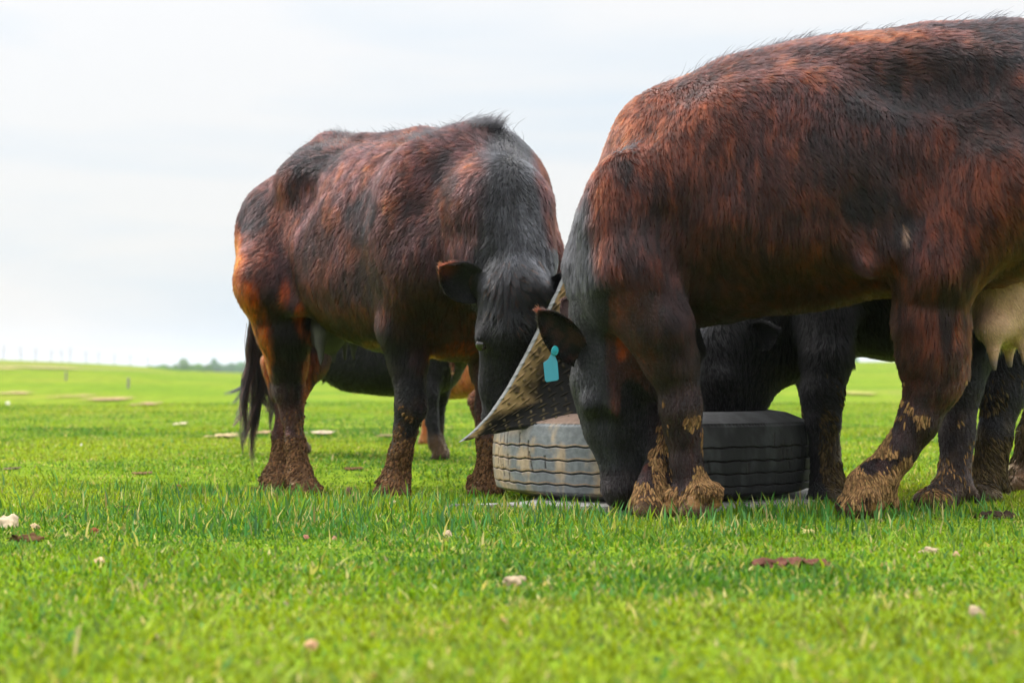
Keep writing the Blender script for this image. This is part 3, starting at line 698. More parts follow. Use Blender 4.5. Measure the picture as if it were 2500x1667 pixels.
    rus = [(640, 640, 50, 60, .8), (840, 345, 110, 14, .9), (700, 520, 24, 120, .6), (790, 660, 90, 60, .5), (1000, 400, 24, 70, .7), (1040, 370, 20, 40, .8), (870, 760, 120, 50, .6), (1370, 560, 40, 140, .7), (660, 560, 20, 60, .5), (700, 1000, 40, 60, .5), (1140, 800, 60, 40, .6)]
    hC = U(1256, 830, 6.6)
    def isneck(P):
        X, Y = apx(P); w = sstep(1150, 1215, X + (Y - 400) * .10) * sstep(1352, 1330, X - (Y - 640) * .15 + noise(P, 12, 66) * 10) * (P[:, 1] < 7.12) 
        return np.clip(w * (Y < 760) + ((X > 1158) & (P[:, 1] < 6.72) & (Y > 600) & (P[:, 2] > .21)), 0, 1)
    def mud(P):
        return np.clip(sstep(.30, .04, P[:, 2]) * 1.1 + (noise(P, 22, 150, 3) - .56) * 1.7 * sstep(.42, .2, P[:, 2]), 0, 1) * (isneck(P) < .5)
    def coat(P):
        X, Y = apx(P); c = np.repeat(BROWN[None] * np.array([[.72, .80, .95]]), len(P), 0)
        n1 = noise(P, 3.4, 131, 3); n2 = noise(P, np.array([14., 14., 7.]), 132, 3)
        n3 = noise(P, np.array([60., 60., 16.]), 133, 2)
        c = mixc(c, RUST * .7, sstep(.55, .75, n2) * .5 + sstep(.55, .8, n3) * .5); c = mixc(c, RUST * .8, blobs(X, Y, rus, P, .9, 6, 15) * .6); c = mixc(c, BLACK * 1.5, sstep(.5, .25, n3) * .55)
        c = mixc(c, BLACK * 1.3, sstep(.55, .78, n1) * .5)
        s_, l, z = loc(P); c = mixc(c, BLACK, sstep(.64, .54, z + (noise(P, 20, 167, 2) - .5) * .12) * (s_ > .3) * (s_ < 1.1) * .9)  # black belly fur; lower body darkened in the coat to offset green grass bounce
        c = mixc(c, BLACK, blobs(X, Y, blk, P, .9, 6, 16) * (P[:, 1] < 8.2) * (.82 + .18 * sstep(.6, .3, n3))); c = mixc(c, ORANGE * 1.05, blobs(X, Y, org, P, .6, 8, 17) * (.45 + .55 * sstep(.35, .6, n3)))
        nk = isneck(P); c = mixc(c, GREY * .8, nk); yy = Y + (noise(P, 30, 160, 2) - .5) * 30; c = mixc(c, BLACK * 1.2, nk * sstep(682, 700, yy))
        c = mixc(c, GREY * 2.6, nk * sstep(1200, 1275, X) * sstep(430, 560, Y) * sstep(690, 676, yy) * .9)  # sheen on the neck painted in as lighter grey hair
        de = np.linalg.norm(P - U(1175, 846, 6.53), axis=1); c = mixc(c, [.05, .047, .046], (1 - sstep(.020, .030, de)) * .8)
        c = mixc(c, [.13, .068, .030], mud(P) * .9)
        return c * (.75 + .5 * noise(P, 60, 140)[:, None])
    root = animal(base, 'thin brown and black cow behind the rubber flap, facing the camera with lowered black head')
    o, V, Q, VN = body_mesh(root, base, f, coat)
    def flow(P, Nn):
        s_, l, z = loc(P); T = np.zeros_like(P); T[:, 0] = back[0] * .45; T[:, 1] = back[1] * .45; T[:, 2] = -1
        top = sstep(1.15, 1.25, z); T[:, :2] += back[None] * 1.2 * top[:, None]
        h = (isneck(P) > .5); X, Y = apx(P)
        T[h] = np.stack([(X[h] - 1262) * .012, -.25 + 0 * X[h], -1 + 0 * X[h]], 1)
        return T
    def length(P):
        X, Y = apx(P); h = isneck(P) > .5; L = np.full(len(P), .026); L = np.where(h & (Y > 730), .010, L); L = np.where(h & (Y < 720), .022, L)
        return np.where(P[:, 2] < .40, .009, L)
    def dens(c, n): return np.where(np.linalg.norm(c - U(1224, 1040, 6.64), axis=1) < .06, .05, 1) * np.where(c[:, 2] < .05, .3, 1)
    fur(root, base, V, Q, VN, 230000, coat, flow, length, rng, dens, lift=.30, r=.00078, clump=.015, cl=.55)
    P, Nn = sample_surface(V, Q, VN, 1800, lambda c, n: sstep(.7, .95, n[:, 2]) * (c[:, 2] > 1.12) * (.1 + sstep(.5, .8, noise(c, 6, 177))), rng, 1)
    hair_object('back_wisps', comb(P, Nn, np.zeros_like(P) + [-.4, .5, .3], .02 + .035 * rng.random(len(P)) ** 2, .8, rng, .03, .35, curl=.16), taper(len(P), 5, .0007, rng), np.repeat(BLACK[None] * 1.5, len(P), 0), M_FUR, root, base)
    # tuft on the withers and the forelock
    tw = U(1172, 322, 7.02); m = 700; P = tw + rng.normal(0, 1, (m, 3)) * [.035, .03, .012]
    hair_object('withers_tuft', comb(P, np.zeros((m, 3)) + [0, 0, 1.], np.zeros((m, 3)) + [.35, -.2, .2], .03 + .035 * rng.random(m), 1.3, rng, .02, .7), taper(m, 5, .0008, rng), np.repeat(BLACK[None] * 1.6, m, 0), M_FUR, root, base)
    P, Nn = sample_surface(V, Q, VN, 3200, lambda c, n: np.exp(-((np.linalg.norm(c - U(1258, 715, 6.48), axis=1) / .060) ** 2)) + 1e-9, rng, 1)
    X, Y = apx(P); T = np.stack([(X - 1258) * .02, -.3 + 0 * X, -1 + 0 * X], 1); c = np.repeat(GREY[None] * .9, len(P), 0); c[rng.random(len(P)) < .06] = RUST
    hair_object('forelock', comb(P, Nn, T, .022 + .035 * rng.random(len(P)), .5, rng, .022, .75, curl=.12), taper(len(P), 5, .0008, rng), c, M_FUR, root, base)
    mudflakes(root, base, V, Q, VN, 5200, lambda c: mud(c) ** 1.6 * (.25 + .75 * sstep(.02, .12, c[:, 2])) + 1e-9, (.20, .105, .048), rng, flow, (.006, .016), .0032, lift=.12)
    ecol = lambda P: np.repeat(BLACK[None] * 1.8, len(P), 0) + (RUST * 1.6)[None] * sstep(.075, .015, np.linalg.norm(P - U(1078, 648, 6.56), axis=1))[:, None]
    add_ear(root, base, U(1178, 718, 6.60), U(1072, 652, 6.56), (-.10, -.9, -.45), .074, ecol, rng, 5200, .5, length=.018)
    add_ear(root, base, U(1338, 720, 6.62), U(1440, 690, 6.60), (.10, -.9, -.45), .064, ecol, rng, 1500, .5)
    sph('eye', U(1176, 841, 6.536), .021, M_EYE, root, base)
    # tail switch
    P = locks([[(622, 770, 0), (612, 880, 0), (598, 980, -.02), (592, 1040, -.03), (600, 1120, -.03)], [(630, 780, 0), (640, 880, 0), (630, 980, 0), (618, 1060, 0), (617, 1172, 0)], [(622, 780, 0), (626, 900, .02), (618, 980, .02), (606, 1060, 0), (594, 1095, 0)],
               [(618, 790, 0), (604, 900, 0), (592, 990, 0), (572, 1050, 0)], [(638, 840, 0), (650, 930, 0), (664, 990, 0), (667, 1070, 0)], [(634, 800, 0), (638, 900, 0), (628, 990, 0), (622, 1060, 0), (612, 1140, 0)], [(632, 860, 0), (640, 960, 0), (652, 1010, 0)]], 8.05, 110, rng, .010, .0025)
    m = len(P); tc = np.repeat(BLACK[None] * .8, m, 0); tc[rng.random(m) < .35] = BROWN
    hair_object('tail_switch', P, taper(m, P.shape[1], .0011, rng), tc, M_FUR, root, base)
    # udder
    g = Field((-1.0, 7.2, .34), (-.3, 8.1, .85), .011)
    g.ell(U(800, 800, 7.68), (.08, .11, .10), .05)
    for px, py, d in ((782, 838, 7.56), (812, 832, 7.68), (862, 826, 7.62), (840, 826, 7.78)):
        g.cone(U(px, py - 30, d), U(px, py + 5, d), .032, .02, .03); g.cone(U(px, py + 5, d), U(px + 2, py + 52, d), .018, .010, .015)
    body_mesh(root, base, g, lambda P: np.repeat(np.array([[.07, .066, .066]]), len(P), 0) * (.7 + .6 * noise(P, 30, 190, 2))[:, None], 'udder', 3)
far_cow()

# ------------------------------------------------------------------ tyre feeder
TC = np.array([(1591 - 1250) / FPX * 6.72, 6.72]); TR = .537; TH_ = .243
def tyre():
    na, prof = 900, []
    # outer profile (radius offset, height), bottom bead round to top bead
    ctrl = [(.285, .030), (.30, -.004), (.38, -.016), (.46, .004), (.505, .014), (.524, .022), (.531, .05), (.536, .10), (.537, .13), (.536, .165), (.531, .20), (.524, .232), (.515, .243), (.50, .250), (.45, .270), (.40, .277), (.34, .268), (.30, .246), (.285, .235), (.285, .21), (.36, .22), (.46, .20), (.505, .13), (.46, .06), (.36, .04), (.285, .045), (.285, .030)]
    cp = np.array(ctrl); seg = np.hypot(*np.diff(cp, axis=0).T); cs = np.concatenate([[0], np.cumsum(seg)])
    # many samples across the tread, fewer elsewhere
    ss = [];
    for k in range(len(seg)):
        n = max(2, int(seg[k] / (.0016 if 4 <= k <= 12 else .010))); ss += list(cs[k] + seg[k] * np.arange(n) / n)
    ss = np.array(ss); rr = np.interp(ss, cs, cp[:, 0]); zz = np.interp(ss, cs, cp[:, 1])
    th = np.linspace(0, 2 * np.pi, na, endpoint=False)
    T, Rr = np.meshgrid(th, rr, indexing='ij'); _, Zz = np.meshgrid(th, zz, indexing='ij')
    outer = np.repeat((((ss >= cs[4]) & (ss <= cs[13])))[None], na, 0)
    dep = np.zeros_like(Rr); gm = np.zeros_like(Rr)
    for k, z0 in enumerate((.046, .085, .125, .167)):
        zig = .0022 * np.abs(((T * 46 / np.pi + k * .3) % 2) - 1) * 2 - .0022 + .0012 * np.sin(T * 13 + k)
        g = 1 - sstep(.0012, .0030, np.abs(Zz - z0 - zig)); dep = np.maximum(dep, g * (.009 if k < 4 else .005)); gm = np.maximum(gm, g)
    teeth = ((T * 260 / np.pi) % 2 < 1) * (1 - sstep(.002, .005, np.abs(Zz - .2365))) + ((T * 260 / np.pi) % 2 < 1) * (1 - sstep(.002, .005, np.abs(Zz - .020)))
    rid = (1 - sstep(.0015, .003, np.abs(Zz - .243)))
    dep = dep + .003 * teeth
    cut = np.zeros_like(Rr)                               # sipes and cracks on the worn side
    rg = np.random.default_rng(5)
    for k in range(80):
        t0 = rg.uniform(-np.pi, np.pi); za = rg.uniform(.02, .17); zb = za + rg.uniform(.03, .08); sl = rg.uniform(-.25, .25)
        d = np.abs(((T - t0 - sl * (Zz - za) * 2 + np.pi) % (2 * np.pi)) - np.pi) * TR
        cut = np.maximum(cut, (1 - sstep(.0012, .0045, d)) * (Zz > za) * (Zz < zb))
    dep = dep + .004 * cut
    Rr = Rr - np.where(outer, dep, 0)
    X = TC[0] + Rr * np.cos(T); Y = TC[1] + Rr * np.sin(T)
    V = np.stack([X, Y, Zz + .022], -1).reshape(-1, 3); m = len(ss); i = np.arange(na * m).reshape(na, m)
    Q = np.stack([i, np.roll(i, -1, 0), np.roll(np.roll(i, -1, 0), -1, 1), np.roll(i, -1, 1)], -1).reshape(-1, 4)
    P = V.copy(); ang = np.arctan2(Y - TC[1], X - TC[0]).ravel()
    # dust: dried clay over the side away from the legs, bare black rubber on the other
    c = np.repeat(np.array([[.0095, .0105, .0115]]), len(V), 0)
    x = (V[:, 0] - TC[0]) / TR
    dusty = sstep(.10, -.28, x + (noise(P, 5, 3, 2) - .5) * .3)
    grey = np.array([.150, .165, .175]); tan = np.array([.36, .27, .17])
    n1 = noise(P * np.array([1, 1, .45]), 15, 61, 4); n2 = noise(P, 7, 62, 3)
    c = mixc(c, grey, dusty * (.75 + .3 * n1)); c = mixc(c, tan, dusty * np.clip(sstep(.50, .64, n1) * .8 + sstep(.52, .66, n2) * .5, 0, .85))
    top = (V[:, 2] > .262) & (Rr.ravel() < .52); c = mixc(c, [.20, .125, .085], top * dusty * .8)
    c = mixc(c, np.array([.032, .035, .037]), (1 - dusty) * sstep(.5, .7, noise(P * np.array([1, 1, .3]), 22, 63, 3)) * .9)
    c = mixc(c, [.013, .010, .008], np.clip(gm.ravel() + cut.ravel(), 0, 1) * outer.ravel() * .9)
    c = mixc(c, [.30, .19, .10], (np.roll(gm, 4, 1).ravel() > .5) * (gm.ravel() < .3) * outer.ravel() * dusty * .6)
    m_ = attr_mat('worn_tyre_rubber', 'coat', .58, .32, bump=(90, .35, .004), var=(60, .22))
    o = mesh_np('truck_tyre', V - np.array([TC[0], TC[1], 0]), Q, m_, attrs={'coat': ('POINT', c)}); o.location = (TC[0], TC[1], 0)
    return tag(o, 'big worn truck tyre lying flat as a feeder, half dusty grey and half black', 'tyre')
tyre()
def base_slab():
    pts = [(1090, 6.20), (1190, 6.24), (1290, 6.34), (1330, 6.8), (1360, 7.1), (1700, 7.3), (2010, 7.0), (2020, 6.5), (1960, 6.22), (1700, 6.10), (1500, 6.08), (1300, 6.12), (1180, 6.165)]
    bm = bmesh.new(); lo = []; hi = []
    K = np.array([[(px - 1250) / FPX * d, d] for px, d in pts]); n = 96
    tk = np.linspace(0, 1, len(K) + 1); t = np.linspace(0, 1, n, endpoint=False); K = np.concatenate([K, K[:1]])
    XY = np.stack([np.interp(t, tk, K[:, q]) for q in (0, 1)], 1) + (np.random.default_rng(3).random((n, 2)) - .5) * .006
    for x, y in XY:
        lo.append(bm.verts.new((x, y, -.03))); hi.append(bm.verts.new((x, y, .016)))
    bm.faces.new(hi); bm.faces.new(lo[::-1])
    for k in range(n): bm.faces.new([lo[k], lo[(k + 1) % n], hi[(k + 1) % n], hi[k]])
    bmesh.ops.recalc_face_normals(bm, faces=bm.faces)
    bmesh.ops.bevel(bm, geom=[e for e in bm.edges if all(v.co.z > 0 for v in e.verts)], offset=.004, segments=2, affect='EDGES')
    me = bpy.data.meshes.new('base_slab'); bm.to_mesh(me); bm.free()
    m_, t_, b = new_mat('weathered_slab'); b.inputs['Roughness'].default_value = .9
    tc = N(t_, 'ShaderNodeTexCoord'); no = N(t_, 'ShaderNodeTexNoise'); no.inputs['Scale'].default_value = 45; no.inputs['Detail'].default_value = 8; t_.links.new(tc.outputs['Object'], no.inputs[0])
    r = N(t_, 'ShaderNodeValToRGB'); t_.links.new(no.outputs[0], r.inputs[0]); r.color_ramp.elements[0].position = .35; r.color_ramp.elements[0].color = (.10, .095, .085, 1); r.color_ramp.elements[1].position = .6; r.color_ramp.elements[1].color = (.34, .34, .32, 1)
    t_.links.new(r.outputs[0], b.inputs['Base Color']); me.materials.append(m_)
    tag(link(bpy.data.objects.new('base_slab', me)), 'pale grey weathered slab lying in the grass under the tyre', 'slab')
    return XY
SLAB = base_slab()
def flap():
    nu, nv = 330, 330
    L = np.array([(1128, 1077, 6.44), (1162, 1050, 6.43), (1202, 1008, 6.42), (1246, 943, 6.42), (1300, 843, 6.43), (1350, 742, 6.45), (1385, 667, 6.47), (1407, 622, 6.49), (1425, 585, 6.50)])
    B = np.array([(0, 1128, 1077, 6.44), (.07, 1160, 1068, 6.43), (.15, 1200, 1057, 6.43), (.24, 1250, 1042, 6.42), (.38, 1330, 1031, 6.37), (.52, 1405, 1026, 6.33), (.75, 1530, 1026, 6.30), (1, 1650, 1032, 6.33)])
    TT = np.array([(0, 1425, 585, 6.50), (.5, 1530, 560, 6.62), (1, 1650, 560, 6.72)])
    vv = np.linspace(0, 1, nv); uu = np.linspace(0, 1, nu)
    def sm(a, k=21):
        kr = np.exp(-np.linspace(-2, 2, k) ** 2); kr /= kr.sum(); p = k // 2
        ext = np.concatenate([a[0] - (a[1] - a[0]) * np.arange(p, 0, -1), a, a[-1] + (a[-1] - a[-2]) * np.arange(1, p + 1)]); return np.convolve(ext, kr, 'valid')
    Lw = np.array([U(*q) for q in L]); Lv = np.stack([sm(np.interp(vv, np.linspace(0, 1, len(L)), Lw[:, k])) for k in range(3)], 1)
    Bw = np.array([U(*q[1:]) for q in B]); Bu = np.stack([sm(np.interp(uu, B[:, 0], Bw[:, k]), 31) for k in range(3)], 1)
    Tw = np.array([U(*q[1:]) for q in TT]); Tu = np.stack([np.interp(uu, TT[:, 0], Tw[:, k]) for k in range(3)], 1)
    S = Lv[None] + (Bu - Bu[0])[:, None] * (1 - vv)[None, :, None] + (Tu - Tu[0])[:, None] * vv[None, :, None]
    S[..., 1] += .075 * (np.sin(np.pi * np.clip(vv, 0, 1)) ** 1)[None] * sstep(0, .5, uu)[:, None]
    du = np.gradient(S, axis=0); dv = np.gradient(S, axis=1); Nn = unit(np.cross(du, dv)); Nn *= np.sign(-Nn[..., 1:2] + 1e-9)
    # arc-length coordinates for the tread plate pattern
    a = np.cumsum(np.linalg.norm(du, axis=-1), 0); b = np.cumsum(np.linalg.norm(dv, axis=-1), 1)
    p = (a - b) / 2 ** .5; q = (a + b) / 2 ** .5; cell = .031
    ip = np.floor(p / cell); iq = np.floor(q / cell); fp = p / cell - ip - .5; fq = q / cell - iq - .5; odd = ((ip + iq) % 2) > 0
    lon = np.where(odd, fp, fq); lat = np.where(odd, fq, fp)
    bump = 1 - sstep(.55, 1.0, np.sqrt((lon / .50) ** 2 + (lat / .13) ** 2))
    front = S + Nn * (bump * .0042)[..., None]; ragged = (noise(np.stack([vv * 60, 0 * vv, 0 * vv], -1), 1, 4, 3) - .5)
    backp = S - Nn * .016; backp[0] = S[0] + np.array([-.0125, .012, -.004]) + (ragged * .005)[:, None]; backp[1:4] = S[1:4] + np.array([-.008, .014, 0])
    V = np.concatenate([front.reshape(-1, 3), backp.reshape(-1, 3)]); n = nu * nv; i = np.arange(n).reshape(nu, nv)
    f1 = np.stack([i[:-1, :-1], i[1:, :-1], i[1:, 1:], i[:-1, 1:]], -1).reshape(-1, 4)
    rim = np.concatenate([i[:, 0], i[-1, 1:], i[-2::-1, -1], i[0, -2:0:-1]])
    rq = np.stack([rim, rim + n, np.roll(rim, -1) + n, np.roll(rim, -1)], 1)
    Q = np.concatenate([f1, f1[:, ::-1] + n, rq])
    P = S.reshape(-1, 3); U_, V_ = np.meshgrid(uu, vv, indexing='ij')
    c = np.repeat(np.array([[.009, .0088, .0082]]), n, 0); bm_ = bump.ravel()
    n1 = noise(P, 9, 71, 4)
    dust = sstep(.06, .28, (V_.ravel() - 1.0 * U_.ravel()) + (n1 - .5) * .55)
    tan = np.array([.33, .225, .11])
    c = mixc(c, tan, dust * (.55 + .6 * n1)); c = mixc(c, [.02, .018, .016], sstep(.60, .66, noise(P, 22, 72, 3)) * dust * .75)
    c = mixc(c, [.12, .095, .05], bm_ * (1 - dust) * (.15 + .6 * sstep(.35, .6, noise(P, 6, 74, 2)) * sstep(.9, .1, U_.ravel())))
    c = mixc(c, [.05, .035, .018], bm_ * dust * .75)
    cb = np.repeat(np.array([[.03, .03, .03]]), n, 0); cb[:nv * 5] = [.19, .195, .20]; c[:nv * 3] = [.21, .215, .22]
    cc = np.concatenate([c, cb]); cc = cc * (.85 + .3 * noise(V, 120, 75))[:, None]
    m_ = attr_mat('tread_rubber_mat', 'coat', .88, .14, bump=(300, .3, .002))
    b0 = U(1300, 1032, 6.4)
    o = mesh_np('rubber_flap', V - b0, Q, m_, attrs={'coat': ('POINT', cc)}); o.location = b0
    tag(o, 'thick dusty rubber sheet with raised tread pattern, bent up off the tyre', 'rubber flap')
flap()

# ------------------------------------------------------------------ the herd farther off
def herd_cow(px, d, heading, sc, coat, label, seed, grazing=True, hairs=26000, low=None, h=.02, feet=None, tail=True, mudcol=(.09, .055, .025), mudtop=.32):
    """standing or grazing cow: heading in degrees, 0 = facing right in the photo, 180 = left"""
    rng = np.random.default_rng(seed); x = (px - 1250) / FPX * d; g0 = float(gz(x, d)); base = np.array([x, d, g0])
    ca, sa = math.cos(R(heading)), math.sin(R(heading)); fw = np.array([ca, sa]); rt = np.array([sa, -ca])
    def A(f_, l, z): q = base[:2] + (fw * f_ + rt * l) * sc; return np.array([q[0], q[1], g0 + z * sc])
    m = 1.5 * sc; f = Field((x - m, d - m, g0 - .08), (x + m, d + m, g0 + 1.5 * sc), h)
    lo = low or 0
    secs = [(-.80, 1.02, .92, .05), (-.74, 1.16, .82, .14), (-.62, 1.24, .72, .21), (-.45, 1.28, .62, .26), (-.2, 1.25, .55 - lo, .30), (.1, 1.24, .52 - lo, .30), (.36, 1.28, .52 - lo, .27), (.52, 1.25, .55 - lo, .22), (.64, 1.12, .62, .16), (.72, .98, .75, .07)]
    f.torso(base[:2], fw, [(a * sc, g0 + t * sc, g0 + b * sc, w * sc) for a, t, b, w in secs])
    for s_ in (-1, 1):
        f.ell(A(.42, .17 * s_, .92), np.array([.14, .11, .26]) * sc, .08); f.ell(A(-.55, .17 * s_, .92), np.array([.19, .14, .26]) * sc, .08)
        k = (0, 0) if feet is None else feet[(0 if s_ > 0 else 1)]; fo, ho = k
        f.chain([(A(.42, .17 * s_, .80), .11 * sc), (A(.40, .17 * s_, .60), .082 * sc), (A(.41 + fo * .5, .17 * s_, .40), .056 * sc), (A(.40 + fo * .8, .17 * s_, .22), .038 * sc), (A(.40 + fo, .17 * s_, .10), .045 * sc)], .03)
        hooves(f, A(.40 + fo, .17 * s_, .095), A(.46 + fo, .17 * s_, .0), np.array([-fw[0], -fw[1], 0]), (rt[0], rt[1], 0), .036 * sc, .022 * sc, dew=sc > .8)
        f.chain([(A(-.52, .17 * s_, .92), .18 * sc), (A(-.44 + ho * .3, .18 * s_, .68), .12 * sc), (A(-.56 + ho * .6, .17 * s_, .50), .075 * sc), (A(-.66 + ho * .8, .17 * s_, .42), .056 * sc), (A(-.62 + ho, .17 * s_, .22), .040 * sc), (A(-.60 + ho, .17 * s_, .10), .047 * sc)], .03)
        hooves(f, A(-.60 + ho, .17 * s_, .095), A(-.53 + ho, .17 * s_, .0), np.array([-fw[0], -fw[1], 0]), (rt[0], rt[1], 0), .038 * sc, .023 * sc, dew=sc > .8)
    if grazing: hp = [(.50, 0, 1.02, .19), (.82, 0, .78, .13), (1.02, 0, .56, .10)]; hd = [(1.04, .58, .10), (1.10, .42, .10), (1.16, .24, .075), (1.17, .14, .062)]
    else: hp = [(.50, 0, 1.02, .19), (.80, 0, .94, .13), (1.0, 0, .92, .10)]; hd = [(1.02, .95, .10), (1.12, .86, .10), (1.26, .72, .075), (1.33, .66, .062)]
    f.chain([(A(a, l, z), r * sc) for a, l, z, r in hp], .07); f.chain([(A(a, 0, z), r * sc) for a, z, r in hd], .05)
    f.chain([(A(.62, 0, .70), .10 * sc), (A(.86, 0, .62 if grazing else .8), .06 * sc)], .06)
    f.ell(A(-.42, 0, .58), np.array([.13, .12, .10]) * sc, .05)
    for q in (-1, 1):
        for w in (-.48, -.36): f.cone(A(w, .06 * q, .50), A(w, .07 * q, .43), .022 * sc, .013 * sc, .02)
    f.chain([(A(-.74, 0, 1.18), .05 * sc), (A(-.84, 0, 1.0), .03 * sc), (A(-.84, 0, .62), .02 * sc)], .03)
    def loc(P): q = (P[:, :2] - base[:2]) / sc; return q @ fw, q @ rt, (P[:, 2] - g0) / sc
    def cf(P):
        c = coat(P, *loc(P)); z = (P[:, 2] - g0) / sc
        md = np.clip(sstep(mudtop, .05, z) + (noise(P, 22, seed + 3, 3) - .56) * 1.4 * sstep(mudtop + .15, .15, z), 0, 1) * (loc(P)[0] < .62)
        return mixc(c, mudcol, md * .9) * (.75 + .5 * noise(P, 50, seed + 5)[:, None])
    root = animal(base, label)
    o, V, Q, VN = body_mesh(root, base, f, cf)
    def flow(P, Nn): T = np.zeros_like(P) - [fw[0] * .5, fw[1] * .5, 1]; return T
    fur(root, base, V, Q, VN, hairs, cf, flow, lambda P: np.where(P[:, 2] - g0 < .45 * sc, .014, .026), rng, None, .4, .0011 if hairs < 60000 else .0008, .024, .5)
    for q in (-1, 1):
        eb = A(hd[0][0] - .03, .09 * q, hd[0][1] + .03); tp = A(hd[0][0] - .08, .25 * q, hd[0][1] + .02)
        add_ear(root, base, eb, tp, (fw[0], fw[1], -.2), .05 * sc, cf, rng, 500, .4)
        sph('eye', A(hd[1][0] + .01, .098 * q, hd[1][1] + .02), .017 * sc, M_EYE, root, base)
    return root, A
blackcoat = lambda P, f, l, z: np.repeat(BLACK[None] * 1.1, len(P), 0)
# black cow on the other side of the feeder, its head down in the tyre
def feeder_cow():
    d = 6.92; rng = np.random.default_rng(41); g0 = 0; base = np.array([1.55, 6.85, 0.])
    f = Field((.60, 6.28, -.03), (2.75, 7.30, 1.50), .014)
    s = d / FPX
    rows = [(1905, 640, 800, .06), (1935, 480, 850, .16), (1990, 380, 868, .24), (2080, 320, 874, .29), (2180, 310, 890, .31), (2320, 320, 896, .32), (2480, 320, 880, .32), (2650, 300, 850, .30), (2800, 300, 800, .25), (2900, 360, 760, .17), (2950, 450, 640, .06)]
    f.torso(((1905 - 1250) * s, d), (1, 0), [((px - 1905) * s, CAM_Z + (905 - t) * s, CAM_Z + (905 - b) * s, w) for px, t, b, w in rows])
    f.ell(U(1990, 680, 6.70), (.14, .10, .25), .07); f.ell(U(1990, 680, 7.12), (.14, .10, .25), .07)
    f.chain([(U(2010, 760, 6.66), .115), (U(2018, 880, 6.58), .080), (U(2006, 960, 6.54), .066), (U(2010, 1030, 6.52), .052), (U(2014, 1100, 6.50), .044), (U(2018, 1178, 6.48), .054)], .03)
    hooves(f, U(2022, 1184, 6.47), U(2005, 1238, 6.40), np.array([.8, .5, 0]), (.4, -1, 0), .040, .026)
    f.chain([(U(1960, 760, 7.1), .11), (U(1990, 900, 7.14), .076), (U(2000, 1000, 7.16), .052), (U(1996, 1100, 7.16), .040), (U(1996, 1150, 7.16), .046)], .03)
    hooves(f, U(1996, 1156, 7.16), U(1980, 1196, 7.12), np.array([.9, .2, 0]), (.2, -1, 0), .038, .024)
    # neck and head reaching into the tyre
    f.chain([(U(2000, 560, 6.9), .23), (U(1920, 700, 6.86), .20), (U(1850, 800, 6.82), .165), (U(1812, 860, 6.80), .135)], .07)
    f.chain([(U(1990, 790, 6.88), .15), (U(1905, 840, 6.84), .125), (U(1850, 890, 6.82), .10)], .06)
    f.cone(U(1795, 850, 6.78), U(1785, 940, 6.76), .115, .110, .05); f.cone(U(1785, 940, 6.76), U(1770, 1050, 6.74), .108, .078, .04); f.cone(U(1850, 900, 6.78), U(1822, 1015, 6.76), .075, .055, .05)
    f.ell(U(1766, 1075, 6.74), (.065, .07, .05), .03); f.ell(U(1772, 925, 6.67), (.04, .04, .035), .03)
    # hind legs
    for (a, b, c, e, g, toe, r) in (((2600, 560, 6.75), (2470, 820, 6.70), (2450, 960, 6.66), (2428, 1060, 6.62), (2412, 1172, 6.60), (2385, 1228, 6.52), 1), ((2700, 560, 7.1), (2600, 820, 7.15), (2560, 940, 7.15), (2520, 1060, 7.15), (2502, 1150, 7.15), (2480, 1200, 7.10), .9)):
        f.chain([(U(*a), .17), (U(*b), .105), (U(*c), .068 * r), (U(*e), .050 * r), (U(*g), .054 * r)], .035)
        hooves(f, U(*g), U(*toe), np.array([.85, .4, 0]), (.3, -1, 0), .042, .026)
    def coat(P):
        c = np.repeat(BLACK[None] * 1.1, len(P), 0); hd = (P[:, 0] < .95); c = mixc(c, GREY * .3, hd * .6)
        mud = np.clip(sstep(.34, .02, P[:, 2]) + (noise(P, 22, 45, 3) - .55) * 1.4 * sstep(.5, .2, P[:, 2]), 0, 1) * (P[:, 0] > 1.0)
        c = mixc(c, [.055, .036, .016], mud * .85); return mixc(c, [.13, .07, .035], mud * (P[:, 0] > 1.66) * (P[:, 1] > 6.95) * .9)
    root = animal(base, 'black cow largely hidden behind the nearest cow, eating from inside the tyre')
    o, V, Q, VN = body_mesh(root, base, f, coat)
    flow = lambda P, n: np.zeros_like(P) + [.25, 0, -1]
    fur(root, base, V, Q, VN, 90000, coat, flow, lambda P: np.where(P[:, 2] < .45, .017, .03), rng, None, .35, .0008, .022, .6)
    mudflakes(root, base, V, Q, VN, 3000, lambda c: sstep(.45, .1, c[:, 2]) * (c[:, 0] > 1.0) * sstep(.03, .10, c[:, 2]) * (noise(c, 12, 46) > .35) + 1e-9, (.105, .075, .034), rng, flow, (.010, .028), .0026, lift=.12)
    add_ear(root, base, U(1830, 830, 6.66), U(1900, 805, 6.56), (-.3, -.9, -.2), .055, coat, rng, 1500, .4)
    add_ear(root, base, U(1770, 830, 6.88), U(1740, 790, 6.98), (-.3, -.9, -.2), .055, coat, rng, 900, .4)
    sph('eye', U(1764, 927, 6.652), .017, M_EYE, root, base)
feeder_cow()
